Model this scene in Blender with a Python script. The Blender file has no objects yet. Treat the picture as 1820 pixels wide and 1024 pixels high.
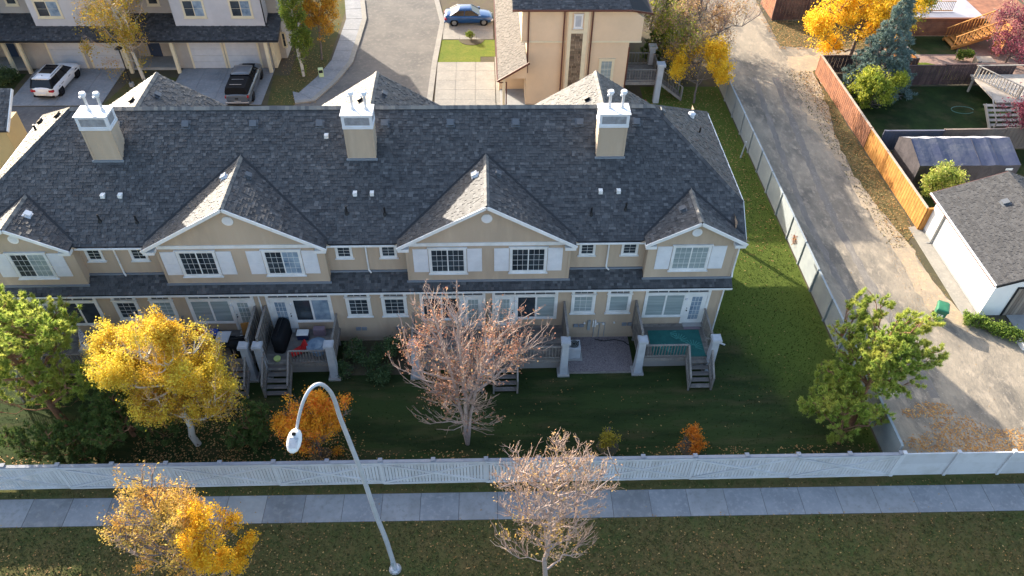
import bpy, math, random
import numpy as np
from mathutils import Vector, Matrix
PI = math.pi
R_ = math.radians
random.seed(7)
rng = np.random.default_rng(11)
sc = bpy.context.scene
COL = sc.collection

# ------------------------------------------------------------------ camera, sky, sun, exposure
CAM_H = 32.0
F_PX = 1350.9
TH, RO, YA = R_(44.287), R_(1.185), R_(2.770)
fw = np.array([math.sin(YA) * math.cos(TH), math.cos(YA) * math.cos(TH), -math.sin(TH)])
r0 = np.array([math.cos(YA), -math.sin(YA), 0.0])
u0 = np.cross(r0, fw)
rr = r0 * math.cos(RO) + u0 * math.sin(RO)
uu = -r0 * math.sin(RO) + u0 * math.cos(RO)
cam_d = bpy.data.cameras.new('camera')
cam = bpy.data.objects.new('camera', cam_d)
COL.objects.link(cam)
M3 = Matrix((tuple(rr), tuple(uu), tuple(-fw))).transposed()
cam.matrix_world = Matrix.Translation((0, 0, CAM_H)) @ M3.to_4x4()
cam_d.sensor_width = 36.0
cam_d.lens = 36.0 * F_PX / 1820.0
cam_d.clip_start = 0.5
cam_d.clip_end = 3000
sc.camera = cam

SUNV = np.array([-1.60, 2.00, 1.0]); SUNV /= np.linalg.norm(SUNV)
ELEV = math.asin(SUNV[2])
wd = bpy.data.worlds.new("World"); sc.world = wd; wd.use_nodes = True
nt = wd.node_tree
bg = nt.nodes['Background']
sky = nt.nodes.new('ShaderNodeTexSky')
sky.sky_type = 'NISHITA'; sky.sun_disc = False
sky.sun_elevation = ELEV
sky.sun_rotation = math.atan2(SUNV[0], SUNV[1])
sky.air_density = 1.0; sky.dust_density = 2.5; sky.ozone_density = 0.6
nt.links.new(sky.outputs[0], bg.inputs[0])
bg.inputs[1].default_value = 0.15
sd = bpy.data.lights.new('sun', 'SUN'); sd.energy = 4.0; sd.angle = R_(0.53); sd.color = (1.0, 0.89, 0.74)
so = bpy.data.objects.new('sun', sd); COL.objects.link(so)
so.rotation_euler = Vector(tuple(-SUNV)).to_track_quat('-Z', 'Y').to_euler()
so.location = (-60, 90, 60)
sc.view_settings.view_transform = 'Standard'
sc.view_settings.look = 'None'
sc.view_settings.gamma = 1.0
sc.view_settings.use_curve_mapping = False
sc.view_settings.exposure = 1.75
sc.render.engine = 'CYCLES'

def gp(px, py, z=0.0):            # survey helper: where a sight line meets the level z
    d = fw * F_PX + rr * (px - 910) - uu * (py - 512)
    t = (z - CAM_H) / d[2]
    return Vector((d[0] * t, d[1] * t, z))
def yp(px, py, y):                # the same for a vertical plane at distance y
    d = fw * F_PX + rr * (px - 910) - uu * (py - 512)
    t = y / d[1]
    return Vector((d[0] * t, y, CAM_H + d[2] * t))

# ------------------------------------------------------------------ materials
MATS = {}
def srgb(r, g, b):
    f = lambda c: (c / 255.0 / 12.92) if c <= 10 else (((c / 255.0) + 0.055) / 1.055) ** 2.4
    return (f(r), f(g), f(b))
def mat(name, col, rough=0.8, col2=None, nscale=3.0, bump=0.0, bscale=40.0, island=None, spec=0.3, transl=0.0,
        metal=0.0, detail=4.0, ramp=(0.35, 0.65), col3=None, n3=30.0, coat=0.0, stretch=None):
    if name in MATS: return MATS[name]
    m = bpy.data.materials.new(name); m.use_nodes = True
    MATS[name] = m
    t = m.node_tree; N = t.nodes; L = t.links
    b = N['Principled BSDF']; out = N['Material Output']
    b.inputs['Roughness'].default_value = rough
    b.inputs['Metallic'].default_value = metal
    b.inputs['Specular IOR Level'].default_value = spec
    if coat: b.inputs['Coat Weight'].default_value = coat; b.inputs['Coat Roughness'].default_value = 0.05
    tc = N.new('ShaderNodeNewGeometry')
    vec = tc.outputs['Position']
    if stretch:
        mp = N.new('ShaderNodeMapping'); mp.inputs['Scale'].default_value = stretch
        L.new(vec, mp.inputs['Vector']); vec = mp.outputs['Vector']
    cur = None
    if island:
        rp = N.new('ShaderNodeValToRGB')
        els = rp.color_ramp.elements
        for i, (p, c) in enumerate(island):
            e = els[i] if i < 2 else els.new(p)
            e.position = p; e.color = (*c, 1)
        oi = N.new('ShaderNodeObjectInfo'); ad = N.new('ShaderNodeMath'); ad.operation = 'ADD'; fr = N.new('ShaderNodeMath'); fr.operation = 'FRACT'
        L.new(tc.outputs['Random Per Island'], ad.inputs[0]); L.new(oi.outputs['Random'], ad.inputs[1]); L.new(ad.outputs[0], fr.inputs[0])
        L.new(fr.outputs[0], rp.inputs['Fac'])
        cur = rp.outputs['Color']
    else:
        rgb = N.new('ShaderNodeRGB'); rgb.outputs[0].default_value = (*col, 1); cur = rgb.outputs[0]
    def layer(cur, c2, s, rmp):
        n = N.new('ShaderNodeTexNoise'); n.inputs['Scale'].default_value = s; n.inputs['Detail'].default_value = detail
        n.inputs['Roughness'].default_value = 0.65
        L.new(vec, n.inputs['Vector'])
        mr = N.new('ShaderNodeMapRange'); mr.inputs['From Min'].default_value = rmp[0]; mr.inputs['From Max'].default_value = rmp[1]
        L.new(n.outputs['Fac'], mr.inputs['Value'])
        mx = N.new('ShaderNodeMix'); mx.data_type = 'RGBA'
        L.new(mr.outputs[0], mx.inputs['Factor']); L.new(cur, mx.inputs[6]); mx.inputs[7].default_value = (*c2, 1)
        return mx.outputs[2]
    if col2: cur = layer(cur, col2, nscale, ramp)
    if col3: cur = layer(cur, col3, n3, (0.5, 0.72))
    L.new(cur, b.inputs['Base Color'])
    if bump:
        n = N.new('ShaderNodeTexNoise'); n.inputs['Scale'].default_value = bscale; n.inputs['Detail'].default_value = 3
        L.new(vec, n.inputs['Vector'])
        bp = N.new('ShaderNodeBump'); bp.inputs['Strength'].default_value = bump; bp.inputs['Distance'].default_value = 0.03
        L.new(n.outputs['Fac'], bp.inputs['Height']); L.new(bp.outputs[0], b.inputs['Normal'])
    if transl:
        tr = N.new('ShaderNodeBsdfTranslucent'); L.new(cur, tr.inputs['Color'])
        ms = N.new('ShaderNodeMixShader'); ms.inputs[0].default_value = transl
        L.new(b.outputs[0], ms.inputs[1]); L.new(tr.outputs[0], ms.inputs[2]); L.new(ms.outputs[0], out.inputs['Surface'])
    return m

def add_sunlit_tint(m, c2, x0, x1, axis=0):
    # lusher side grass, with the sunlit strip also painted into its colour
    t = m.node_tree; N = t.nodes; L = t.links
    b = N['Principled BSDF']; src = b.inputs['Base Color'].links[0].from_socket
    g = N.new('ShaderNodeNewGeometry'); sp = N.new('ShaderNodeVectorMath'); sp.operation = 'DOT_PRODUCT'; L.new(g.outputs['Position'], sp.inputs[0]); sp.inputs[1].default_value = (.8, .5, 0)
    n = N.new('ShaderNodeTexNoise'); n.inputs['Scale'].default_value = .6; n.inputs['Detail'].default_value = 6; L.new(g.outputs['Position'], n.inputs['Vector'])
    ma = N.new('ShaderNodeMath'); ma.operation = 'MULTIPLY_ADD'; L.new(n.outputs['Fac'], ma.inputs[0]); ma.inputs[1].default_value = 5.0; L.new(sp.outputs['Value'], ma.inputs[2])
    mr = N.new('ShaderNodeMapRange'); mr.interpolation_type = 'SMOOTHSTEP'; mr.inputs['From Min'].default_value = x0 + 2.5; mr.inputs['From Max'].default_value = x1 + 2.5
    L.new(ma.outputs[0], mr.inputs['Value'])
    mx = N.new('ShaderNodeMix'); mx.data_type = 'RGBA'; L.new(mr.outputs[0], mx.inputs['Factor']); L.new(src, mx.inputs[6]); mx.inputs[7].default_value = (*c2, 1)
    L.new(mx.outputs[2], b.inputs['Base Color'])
def ramp4(*cs):
    n = len(cs)
    return [(i / max(1, n - 1), c) for i, c in enumerate(cs)]
white = mat('white_paint', (0.74, 0.74, 0.74), 0.5, col2=(0.62, 0.62, 0.6), nscale=1.5, bump=0.05)
tan = mat('tan_siding', (0.45, 0.35, 0.255), 0.75, col2=(0.375, 0.295, 0.22), nscale=1.6, stretch=(1.2, 1.2, .22), bump=0.08, bscale=15, col3=(0.49, 0.385, 0.285), n3=.8)
shade_s = mat('shutter_white', (0.68, 0.69, 0.72), 0.5, col2=(0.6, 0.61, 0.64), nscale=2)
shingle = mat('slate_shingle', (0.05, 0.055, 0.06), 0.56, island=ramp4((0.022, 0.0235, 0.027), (0.044, 0.046, 0.05), (0.062, 0.064, 0.068), (0.034, 0.036, 0.04), (0.1, 0.101, 0.104)), spec=0.45, bump=0.5, bscale=60)
shingle_b = mat('brown_shingle', (0.2, 0.17, 0.14), 0.8, island=ramp4((0.09, 0.08, 0.072), (0.15, 0.135, 0.12), (0.11, 0.1, 0.09)), spec=0.25, bump=0.4, bscale=60)
ridge_m = mat('ridge_cap', (0.16, 0.15, 0.135), 0.75, island=ramp4((0.08, 0.08, 0.08), (0.15, 0.145, 0.135), (0.2, 0.185, 0.16)), spec=0.6)
under = mat('roof_deck_dark', (0.03, 0.032, 0.036), 0.9)
flash = mat('flashing_metal', (0.2, 0.23, 0.27), 0.6, metal=0.15)
black = mat('black_metal', (0.015, 0.016, 0.018), 0.5)
dark = mat('dark_plastic', (0.012, 0.013, 0.015), 0.9, bump=0.1, spec=.1)
glass_d = mat('window_glass_dark', (0.02, 0.026, 0.034), 0.06, col2=(0.05, 0.065, 0.08), nscale=0.8, spec=0.7)
glass_b = mat('window_glass_blind', (0.22, 0.27, 0.28), 0.12, col2=(0.33, 0.38, 0.38), nscale=0.9, spec=0.6, stretch=(0.4, 1, 6))
glass_l = mat('window_glass_bright', (0.3, 0.38, 0.45), 0.1, col2=(0.12, 0.18, 0.26), nscale=1.4, spec=0.6)
wood_g = mat('weathered_wood', (0.23, 0.21, 0.19), 0.85, col2=(0.15, 0.137, 0.13), nscale=2, col3=(0.3, 0.275, 0.24), n3=14, bump=0.2)
wood_g2 = mat('weathered_board', (0.14, 0.13, 0.12), 0.85, island=ramp4((0.11, 0.1, 0.095), (0.19, 0.173, 0.16), (0.27, 0.245, 0.215)), bump=0.2, col2=(0.13, 0.12, 0.11), nscale=3)
post_w = mat('grey_white_post', (0.42, 0.44, 0.47), 0.6, col2=(0.34, 0.36, 0.39), nscale=2)
conc = mat('concrete', (0.27, 0.255, 0.225), 0.9, col2=(0.22, 0.21, 0.19), nscale=0.9, bump=0.2, bscale=30, col3=(0.31, 0.29, 0.255), n3=6)
conc_d = mat('concrete_worn', (0.25, 0.26, 0.275), 0.85, col2=(0.19, 0.2, 0.215), nscale=0.7, bump=0.2, bscale=30, col3=(0.3, 0.3, 0.305), n3=5)
conc_d2 = mat('concrete_stained', (0.215, 0.22, 0.23), 0.85, col2=(0.16, 0.165, 0.17), nscale=1.1, bump=0.2, bscale=30, col3=(0.27, 0.265, 0.255), n3=3)
conc_d3 = mat('concrete_pale', (0.28, 0.285, 0.295), 0.85, col2=(0.22, 0.225, 0.23), nscale=.9, bump=0.2, bscale=30, col3=(0.2, 0.2, 0.2), n3=4)
conc_l = mat('concrete_new', (0.33, 0.33, 0.32), 0.85, col2=(0.27, 0.27, 0.265), nscale=1.4, bump=0.2, bscale=30)
foundation = mat('foundation_grey', (0.25, 0.24, 0.23), 0.9)
asphalt = mat('asphalt', (0.115, 0.115, 0.12), 0.9, col2=(0.085, 0.085, 0.09), nscale=0.5, bump=0.3, bscale=40, col3=(0.15, 0.145, 0.14), n3=3)
asphalt_w = mat('street_asphalt', (0.15, 0.138, 0.125), 0.9, col2=(0.105, 0.1, 0.094), nscale=0.4, bump=0.3, bscale=40, col3=(0.18, 0.165, 0.145), n3=2.5)
gravel = mat('gravel_lane', (0.275, 0.235, 0.18), 0.95, col2=(0.13, 0.118, 0.1), nscale=0.42, ramp=(.42, .62), bump=1.0, bscale=7, col3=(0.37, 0.31, 0.235), n3=2.2, detail=12, stretch=(1, .5, 1))
rocks = mat('river_rock', (0.22, 0.19, 0.2), 0.9, island=ramp4((0.1, 0.085, 0.09), (0.2, 0.17, 0.175), (0.3, 0.26, 0.26), (0.15, 0.13, 0.14)))
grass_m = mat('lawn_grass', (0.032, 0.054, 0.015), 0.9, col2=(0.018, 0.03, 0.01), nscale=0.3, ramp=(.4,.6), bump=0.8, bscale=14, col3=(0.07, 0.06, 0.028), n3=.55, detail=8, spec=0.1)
grass_l = mat('lush_grass', (0.06, 0.11, 0.018), 0.9, col2=(0.035, 0.07, 0.012), nscale=0.5, bump=0.8, bscale=14, col3=(0.11, 0.14, 0.03), n3=1.2, detail=8, spec=.1)
grass_b = mat('autumn_grass', (0.068, 0.08, 0.026), 0.95, col2=(0.115, 0.085, 0.036), nscale=0.3, bump=0.9, bscale=12, col3=(0.045, 0.065, 0.018), n3=2.2, detail=8, spec=0.1)
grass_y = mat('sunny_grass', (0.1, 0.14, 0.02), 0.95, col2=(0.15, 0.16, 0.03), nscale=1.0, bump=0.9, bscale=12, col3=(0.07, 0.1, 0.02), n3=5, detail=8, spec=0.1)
grass_dry = mat('dry_grass', (0.14, 0.11, 0.05), 0.95, col2=(0.06, 0.06, 0.025), nscale=0.6, bump=0.9, bscale=10, col3=(0.22, 0.16, 0.08), n3=3.5, detail=8, spec=0.1)
soil = mat('soil', (0.09, 0.07, 0.05), 0.95, col2=(0.06, 0.055, 0.03), nscale=0.2, bump=0.6, bscale=8, col3=(0.1, 0.09, 0.04), n3=1.2)
blade_g = mat('grass_blades', (0.04, 0.07, 0.02), 0.9, island=ramp4((0.018, 0.034, 0.008), (0.032, 0.055, 0.012), (0.05, 0.066, 0.016), (0.075, 0.07, 0.025)), spec=0.1)
blade_l = mat('lush_blades', (0.06, 0.09, 0.02), 0.9, island=ramp4((0.05, 0.08, 0.018), (0.075, 0.11, 0.022), (0.1, 0.13, 0.03)), spec=.1)
blade_b = mat('autumn_blades', (0.06, 0.06, 0.02), 0.9, island=ramp4((0.055, 0.065, 0.02), (0.1, 0.09, 0.035), (0.055, 0.07, 0.02), (0.16, 0.12, 0.055), (0.08, 0.075, 0.028)), spec=0.1)
leaf_f = mat('fallen_leaves', (0.3, 0.15, 0.05), 0.8, island=ramp4((0.22, 0.1, 0.035), (0.38, 0.22, 0.08), (0.15, 0.07, 0.03), (0.45, 0.3, 0.12), (0.26, 0.12, 0.03)))
leaf_o = mat('orange_fallen_leaves', (0.4, 0.17, 0.05), 0.8, island=ramp4((0.34, 0.16, 0.04), (0.46, 0.26, 0.08), (0.22, 0.1, 0.04), (0.42, 0.2, 0.05), (0.5, 0.34, 0.14)))
fence_g = mat('grey_fence_paint', (0.3, 0.335, 0.345), 0.7, col2=(0.25, 0.28, 0.295), nscale=1, bump=0.1)
fence_w = mat('white_fence_paint', (0.56, 0.565, 0.6), 0.6, island=ramp4((0.47, 0.475, 0.5), (0.57, 0.575, 0.6), (0.52, 0.525, 0.55)), bump=0.05, col2=(.42, .42, .42), nscale=1.3, ramp=(.45, .8))
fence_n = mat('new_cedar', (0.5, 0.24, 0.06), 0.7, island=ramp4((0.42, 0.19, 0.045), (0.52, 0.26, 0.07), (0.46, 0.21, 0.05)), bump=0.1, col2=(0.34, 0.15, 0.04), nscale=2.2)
fence_r = mat('red_brown_cedar', (0.3, 0.13, 0.07), 0.75, island=ramp4((0.24, 0.1, 0.055), (0.34, 0.15, 0.08), (0.29, 0.135, 0.08)), col2=(0.18, 0.08, 0.05), nscale=1.5)
fence_d = mat('dark_stained_cedar', (0.12, 0.07, 0.065), 0.8, island=ramp4((0.085, 0.05, 0.05), (0.135, 0.08, 0.07), (0.16, 0.1, 0.085), (0.1, 0.065, 0.06)), col2=(0.07, 0.045, 0.045), nscale=1.5)
fence_t = mat('taupe_fence', (0.26, 0.2, 0.16), 0.8, island=ramp4((0.22, 0.17, 0.14), (0.28, 0.22, 0.17)), col2=(0.2, 0.15, 0.13), nscale=1.2)
lamp_m = mat('lamp_post_grey', (0.5, 0.53, 0.58), 0.35, col2=(0.42, 0.45, 0.5), nscale=3, metal=0.2)
bark = mat('grey_bark', (0.2, 0.16, 0.14), 0.9, col2=(0.12, 0.1, 0.09), nscale=6, bump=0.4)
bark_l = mat('pale_pink_bark', (0.42, 0.33, 0.29), 0.85, col2=(0.28, 0.22, 0.2), nscale=6, bump=0.4)
bark_p = mat('pink_twig', (0.42, 0.3, 0.25), 0.75, island=ramp4((0.26, 0.185, 0.155), (0.42, 0.3, 0.245), (0.55, 0.42, 0.33)))
bark_t = mat('tan_twig', (0.5, 0.36, 0.27), 0.75, island=ramp4((0.4, 0.28, 0.2), (0.55, 0.4, 0.3), (0.62, 0.47, 0.34)))
bark_w = mat('birch_bark', (0.55, 0.5, 0.42), 0.8, col2=(0.12, 0.1, 0.09), nscale=5, ramp=(0.55, 0.62), stretch=(1, 1, 0.5))
bark_r = mat('pine_bark', (0.32, 0.16, 0.09), 0.9, col2=(0.2, 0.1, 0.06), nscale=5, bump=0.5)
def leafmat(name, cols, tr=0.35, c2=None, ns=0.9): return mat(name, cols[0], 0.65, island=ramp4(*cols), transl=tr, spec=0.25, col2=c2, nscale=ns, ramp=(0.4, 0.68), detail=2)
lf_yellow = leafmat('yellow_birch_leaf', [(0.78, 0.62, 0.06), (0.88, 0.76, 0.12), (0.6, 0.4, 0.03), (0.84, 0.7, 0.12)], 0.45, (0.6, 0.36, 0.03), 0.6)
lf_gold = leafmat('gold_leaf', [(0.85, 0.56, 0.03), (0.9, 0.66, 0.06), (0.8, 0.48, 0.02)], 0.4, (0.82, 0.5, 0.03), 0.7)
lf_orange = leafmat('orange_leaf', [(0.75, 0.25, 0.02), (0.8, 0.38, 0.03), (0.72, 0.12, 0.03), (0.78, 0.48, 0.05)], 0.4, (0.78, 0.42, 0.03), 0.7)
lf_rust = leafmat('rust_leaf', [(0.45, 0.2, 0.13), (0.58, 0.32, 0.2), (0.36, 0.14, 0.09), (0.5, 0.32, 0.13)], 0.25)
lf_tan = leafmat('tan_leaf', [(0.55, 0.33, 0.17), (0.62, 0.42, 0.16), (0.5, 0.3, 0.22)], 0.3)
lf_pale = leafmat('pale_yellow_leaf', [(0.62, 0.45, 0.12), (0.68, 0.5, 0.1), (0.52, 0.34, 0.12)], 0.35, (0.6, 0.3, 0.06), 0.8)
lf_lime = leafmat('yellow_green_leaf', [(0.35, 0.38, 0.04), (0.5, 0.48, 0.05), (0.24, 0.3, 0.04), (0.55, 0.5, 0.06)], 0.4, (0.2, 0.27, 0.04), 1.2)
lf_green = leafmat('aspen_green_leaf', [(0.09, 0.16, 0.025), (0.15, 0.22, 0.03), (0.26, 0.28, 0.04), (0.07, 0.12, 0.02)], 0.35)
lf_shrub = leafmat('dark_shrub_leaf', [(0.045, 0.08, 0.035), (0.07, 0.12, 0.045), (0.1, 0.14, 0.05)], 0.25)
lf_wine = leafmat('burgundy_leaf', [(0.22, 0.05, 0.08), (0.32, 0.08, 0.12), (0.14, 0.035, 0.05), (0.4, 0.13, 0.17)], 0.3)
nd_pine = leafmat('pine_needle', [(0.18, 0.29, 0.05), (0.34, 0.45, 0.08), (0.52, 0.58, 0.13), (0.2, 0.32, 0.06)], 0.5, (0.5, 0.5, 0.11), 0.7)
nd_dark = leafmat('dark_needle', [(0.08, 0.13, 0.035), (0.12, 0.19, 0.05), (0.15, 0.19, 0.055)], 0.35)
nd_blue = leafmat('blue_spruce_needle', [(0.11, 0.17, 0.15), (0.19, 0.27, 0.24), (0.3, 0.38, 0.34), (0.09, 0.14, 0.11)], 0.2)

# ------------------------------------------------------------------ mesh helpers
WP = {}
def tag(o, label=None, cat=None, group=None, kind=None):
    if label: o['label'] = label
    if cat: o['category'] = cat
    if group: o['group'] = group
    if kind: o['kind'] = kind
    return o
def empty(name, loc, rz=0.0, label=None, cat=None, group=None):
    o = bpy.data.objects.new(name, None); COL.objects.link(o)
    o.location = loc; o.rotation_euler = (0, 0, rz); o.empty_display_size = 0.3
    WP[o] = Vector(loc)
    return tag(o, label, cat, group)
def mesh_arrays(name, V, F, m):
    V = np.asarray(V, dtype=np.float32); F = np.asarray(F, dtype=np.int32)
    me = bpy.data.meshes.new(name)
    n, k = F.shape
    me.vertices.add(len(V)); me.vertices.foreach_set('co', V.ravel())
    me.loops.add(n * k); me.loops.foreach_set('vertex_index', F.ravel())
    me.polygons.add(n); me.polygons.foreach_set('loop_start', np.arange(0, n * k, k, dtype=np.int32))
    try: me.polygons.foreach_set('loop_total', np.full(n, k, dtype=np.int32))
    except Exception: pass
    me.update(calc_edges=True); me.validate()
    me.materials.append(m)
    return me
def link(name, me, parent=None, loc=(0, 0, 0)):
    o = bpy.data.objects.new(name, me); COL.objects.link(o); o.location = loc
    if parent is not None: o.parent = parent
    WP[o] = (WP[parent] if parent is not None else Vector((0, 0, 0))) + Vector(loc)
    return o
class MB:
    def __init__(s): s.v = []; s.f = []
    def add(s, vs, fs):
        b = len(s.v); s.v.extend([tuple(p) for p in vs]); s.f.extend([tuple(i + b for i in f) for f in fs]); return s
    def box(s, x0, x1, y0, y1, z0, z1):
        return s.add([(x0, y0, z0), (x1, y0, z0), (x1, y1, z0), (x0, y1, z0), (x0, y0, z1), (x1, y0, z1), (x1, y1, z1), (x0, y1, z1)],
                     [(0, 3, 2, 1), (4, 5, 6, 7), (0, 1, 5, 4), (1, 2, 6, 5), (2, 3, 7, 6), (3, 0, 4, 7)])
    def hexa(s, p): return s.add(p, [(0, 3, 2, 1), (4, 5, 6, 7), (0, 1, 5, 4), (1, 2, 6, 5), (2, 3, 7, 6), (3, 0, 4, 7)])
    def bar(s, a, b, w, h, up=(0, 0, 1)):
        a = Vector(a); b = Vector(b); d = (b - a).normalized(); up = Vector(up)
        sx = d.cross(up)
        if sx.length < 1e-4: sx = d.cross(Vector((1, 0, 0)))
        sx.normalize(); uz = sx.cross(d)
        sx *= w / 2; uz *= h / 2
        return s.hexa([a - sx - uz, a + sx - uz, b + sx - uz, b - sx - uz, a - sx + uz, a + sx + uz, b + sx + uz, b - sx + uz])
    def prism(s, pts, z0, z1):
        n = len(pts)
        vs = [(p[0], p[1], z0) for p in pts] + [(p[0], p[1], z1) for p in pts]
        return s.add(vs, [tuple(range(n - 1, -1, -1)), tuple(range(n, 2 * n))] + [(i, (i + 1) % n, n + (i + 1) % n, n + i) for i in range(n)])
    def slab(s, pts, t):            # planar polygon with thickness t below it (vertical)
        n = len(pts)
        vs = [tuple(p) for p in pts] + [(p[0], p[1], p[2] - t) for p in pts]
        return s.add(vs, [tuple(range(n)), tuple(range(2 * n - 1, n - 1, -1))] + [(i, n + i, n + (i + 1) % n, (i + 1) % n) for i in range(n)])
    def cyl(s, c, r, z0, z1, n=12, r1=None, axis='z'):
        r1 = r if r1 is None else r1
        vs = []
        for z, q in ((z0, r), (z1, r1)):
            for i in range(n):
                a = 2 * PI * i / n; x, y = q * math.cos(a), q * math.sin(a)
                if axis == 'z': vs.append((c[0] + x, c[1] + y, z))
                elif axis == 'y': vs.append((c[0] + x, z, c[1] + y))
                else: vs.append((z, c[0] + x, c[1] + y))
        fs = [tuple(range(n - 1, -1, -1)), tuple(range(n, 2 * n))] + [(i, (i + 1) % n, n + (i + 1) % n, n + i) for i in range(n)]
        return s.add(vs, fs)
    def rings(s, rings, cap=True):
        b = []
        n = len(rings[0])
        vs = [p for r in rings for p in r]
        fs = []
        for k in range(len(rings) - 1):
            for i in range(n):
                fs.append((k * n + i, k * n + (i + 1) % n, (k + 1) * n + (i + 1) % n, (k + 1) * n + i))
        if cap:
            fs.append(tuple(range(n - 1, -1, -1))); fs.append(tuple(range((len(rings) - 1) * n, len(rings) * n)))
        return s.add(vs, fs)
    def tube(s, pts, rad, n=8):
        pts = [Vector(p) for p in pts]
        rad = rad if hasattr(rad, '__len__') else [rad] * len(pts)
        rings = []
        ref = Vector((0.31, 0.95, 0.05)).normalized()
        for i, p in enumerate(pts):
            d = (pts[min(i + 1, len(pts) - 1)] - pts[max(i - 1, 0)]).normalized()
            a = d.cross(ref)
            if a.length < 1e-3: a = d.cross(Vector((1, 0, 0)))
            a.normalize(); b = d.cross(a)
            rings.append([p + (a * math.cos(2 * PI * j / n) + b * math.sin(2 * PI * j / n)) * rad[i] for j in range(n)])
        return s.rings(rings)
    def build(s, name, m, parent=None, world=True, smooth=False, origin=None, bevel=0.0, sub=0):
        me = bpy.data.meshes.new(name)
        if parent is not None and world: off = WP[parent]
        elif parent is None and world:
            if origin is None:
                a = np.array(s.v); origin = ((a[:, 0].min() + a[:, 0].max()) / 2, (a[:, 1].min() + a[:, 1].max()) / 2, a[:, 2].min())
            off = Vector(origin)
        else: off = Vector((0, 0, 0))
        me.from_pydata([(p[0] - off[0], p[1] - off[1], p[2] - off[2]) for p in s.v], [], s.f)
        me.update(); me.materials.append(m)
        if smooth: me.polygons.foreach_set('use_smooth', [True] * len(me.polygons))
        o = link(name, me, parent, (0, 0, 0) if parent is not None else (off if world else (0, 0, 0)))
        if bevel:
            md = o.modifiers.new('bevel', 'BEVEL'); md.width = bevel; md.segments = 2; md.limit_method = 'ANGLE'
        if sub:
            md = o.modifiers.new('sub', 'SUBSURF'); md.levels = sub; md.render_levels = sub
        return o
def dup(o, parent, loc, rot=None):
    c = o.copy(); COL.objects.link(c); c.parent = parent
    pl = WP[parent] if parent is not None else Vector((0, 0, 0))
    c.location = Vector(loc) - pl
    if rot is not None: c.rotation_euler = rot
    WP[c] = Vector(loc)
    return c
def sheet(name, pts, z, m, label=None, kind='structure', parent=None, thick=0.0):
    mb = MB()
    if thick: mb.prism(pts, z - thick, z)
    else: mb.add([(p[0], p[1], z) for p in pts], [tuple(range(len(pts)))])
    o = mb.build(name, m, parent)
    if parent is None: tag(o, label, None, None, kind)
    return o
def ccw(pts):
    a = sum(pts[i][0] * pts[(i + 1) % len(pts)][1] - pts[(i + 1) % len(pts)][0] * pts[i][1] for i in range(len(pts)))
    return pts if a > 0 else pts[::-1]
def inpoly(X, Y, poly):
    ins = np.zeros(len(X), bool); n = len(poly); j = n - 1
    for i in range(n):
        xi, yi = poly[i][0], poly[i][1]; xj, yj = poly[j][0], poly[j][1]
        c = ((yi > Y) != (yj > Y)) & (X < (xj - xi) * (Y - yi) / (yj - yi + 1e-12) + xi)
        ins ^= c; j = i
    return ins
def scatter(name, poly, n, size, m, z=0.02, tall=False, label=None, mask=None, parent=None):
    xs = [p[0] for p in poly]; ys = [p[1] for p in poly]
    X = rng.uniform(min(xs), max(xs), n); Y = rng.uniform(min(ys), max(ys), n)
    k = inpoly(X, Y, poly)
    if mask is not None: k &= mask(X, Y)
    X = X[k]; Y = Y[k]; n = len(X)
    a = rng.uniform(0, 2 * PI, n); s = rng.uniform(0.5, 1.2, n) * size
    if tall:
        dx, dy = np.cos(a) * s * 0.35, np.sin(a) * s * 0.35
        ox, oy = rng.normal(0, .5, n) * s, rng.normal(0, .5, n) * s
        V = np.stack([np.stack([X - dx, Y - dy, np.full(n, z - .02)], 1), np.stack([X + dx, Y + dy, np.full(n, z - .02)], 1), np.stack([X + ox, Y + oy, z + s * rng.uniform(.4, .9, n)], 1)], 1)
        F = np.arange(3 * n).reshape(n, 3)
    else:
        tz = rng.uniform(-.3, .3, (n, 2)) * s[:, None]
        c, q = np.cos(a) * s, np.sin(a) * s
        V = np.stack([np.stack([X - c, Y - q, z + np.abs(tz[:, 0])], 1), np.stack([X + q * .6, Y - c * .6, np.full(n, z)], 1),
                      np.stack([X + c, Y + q, z + np.abs(tz[:, 1])], 1), np.stack([X - q * .6, Y + c * .6, np.full(n, z)], 1)], 1)
        F = np.arange(4 * n).reshape(n, 4)
    me = mesh_arrays(name, V.reshape(-1, 3), F, m)
    o = link(name, me, parent)
    tag(o, label, None, None, 'stuff')
    if parent is None: o['category'] = 'leaves' if 'lea' in name else 'grass'
    return o

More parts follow.
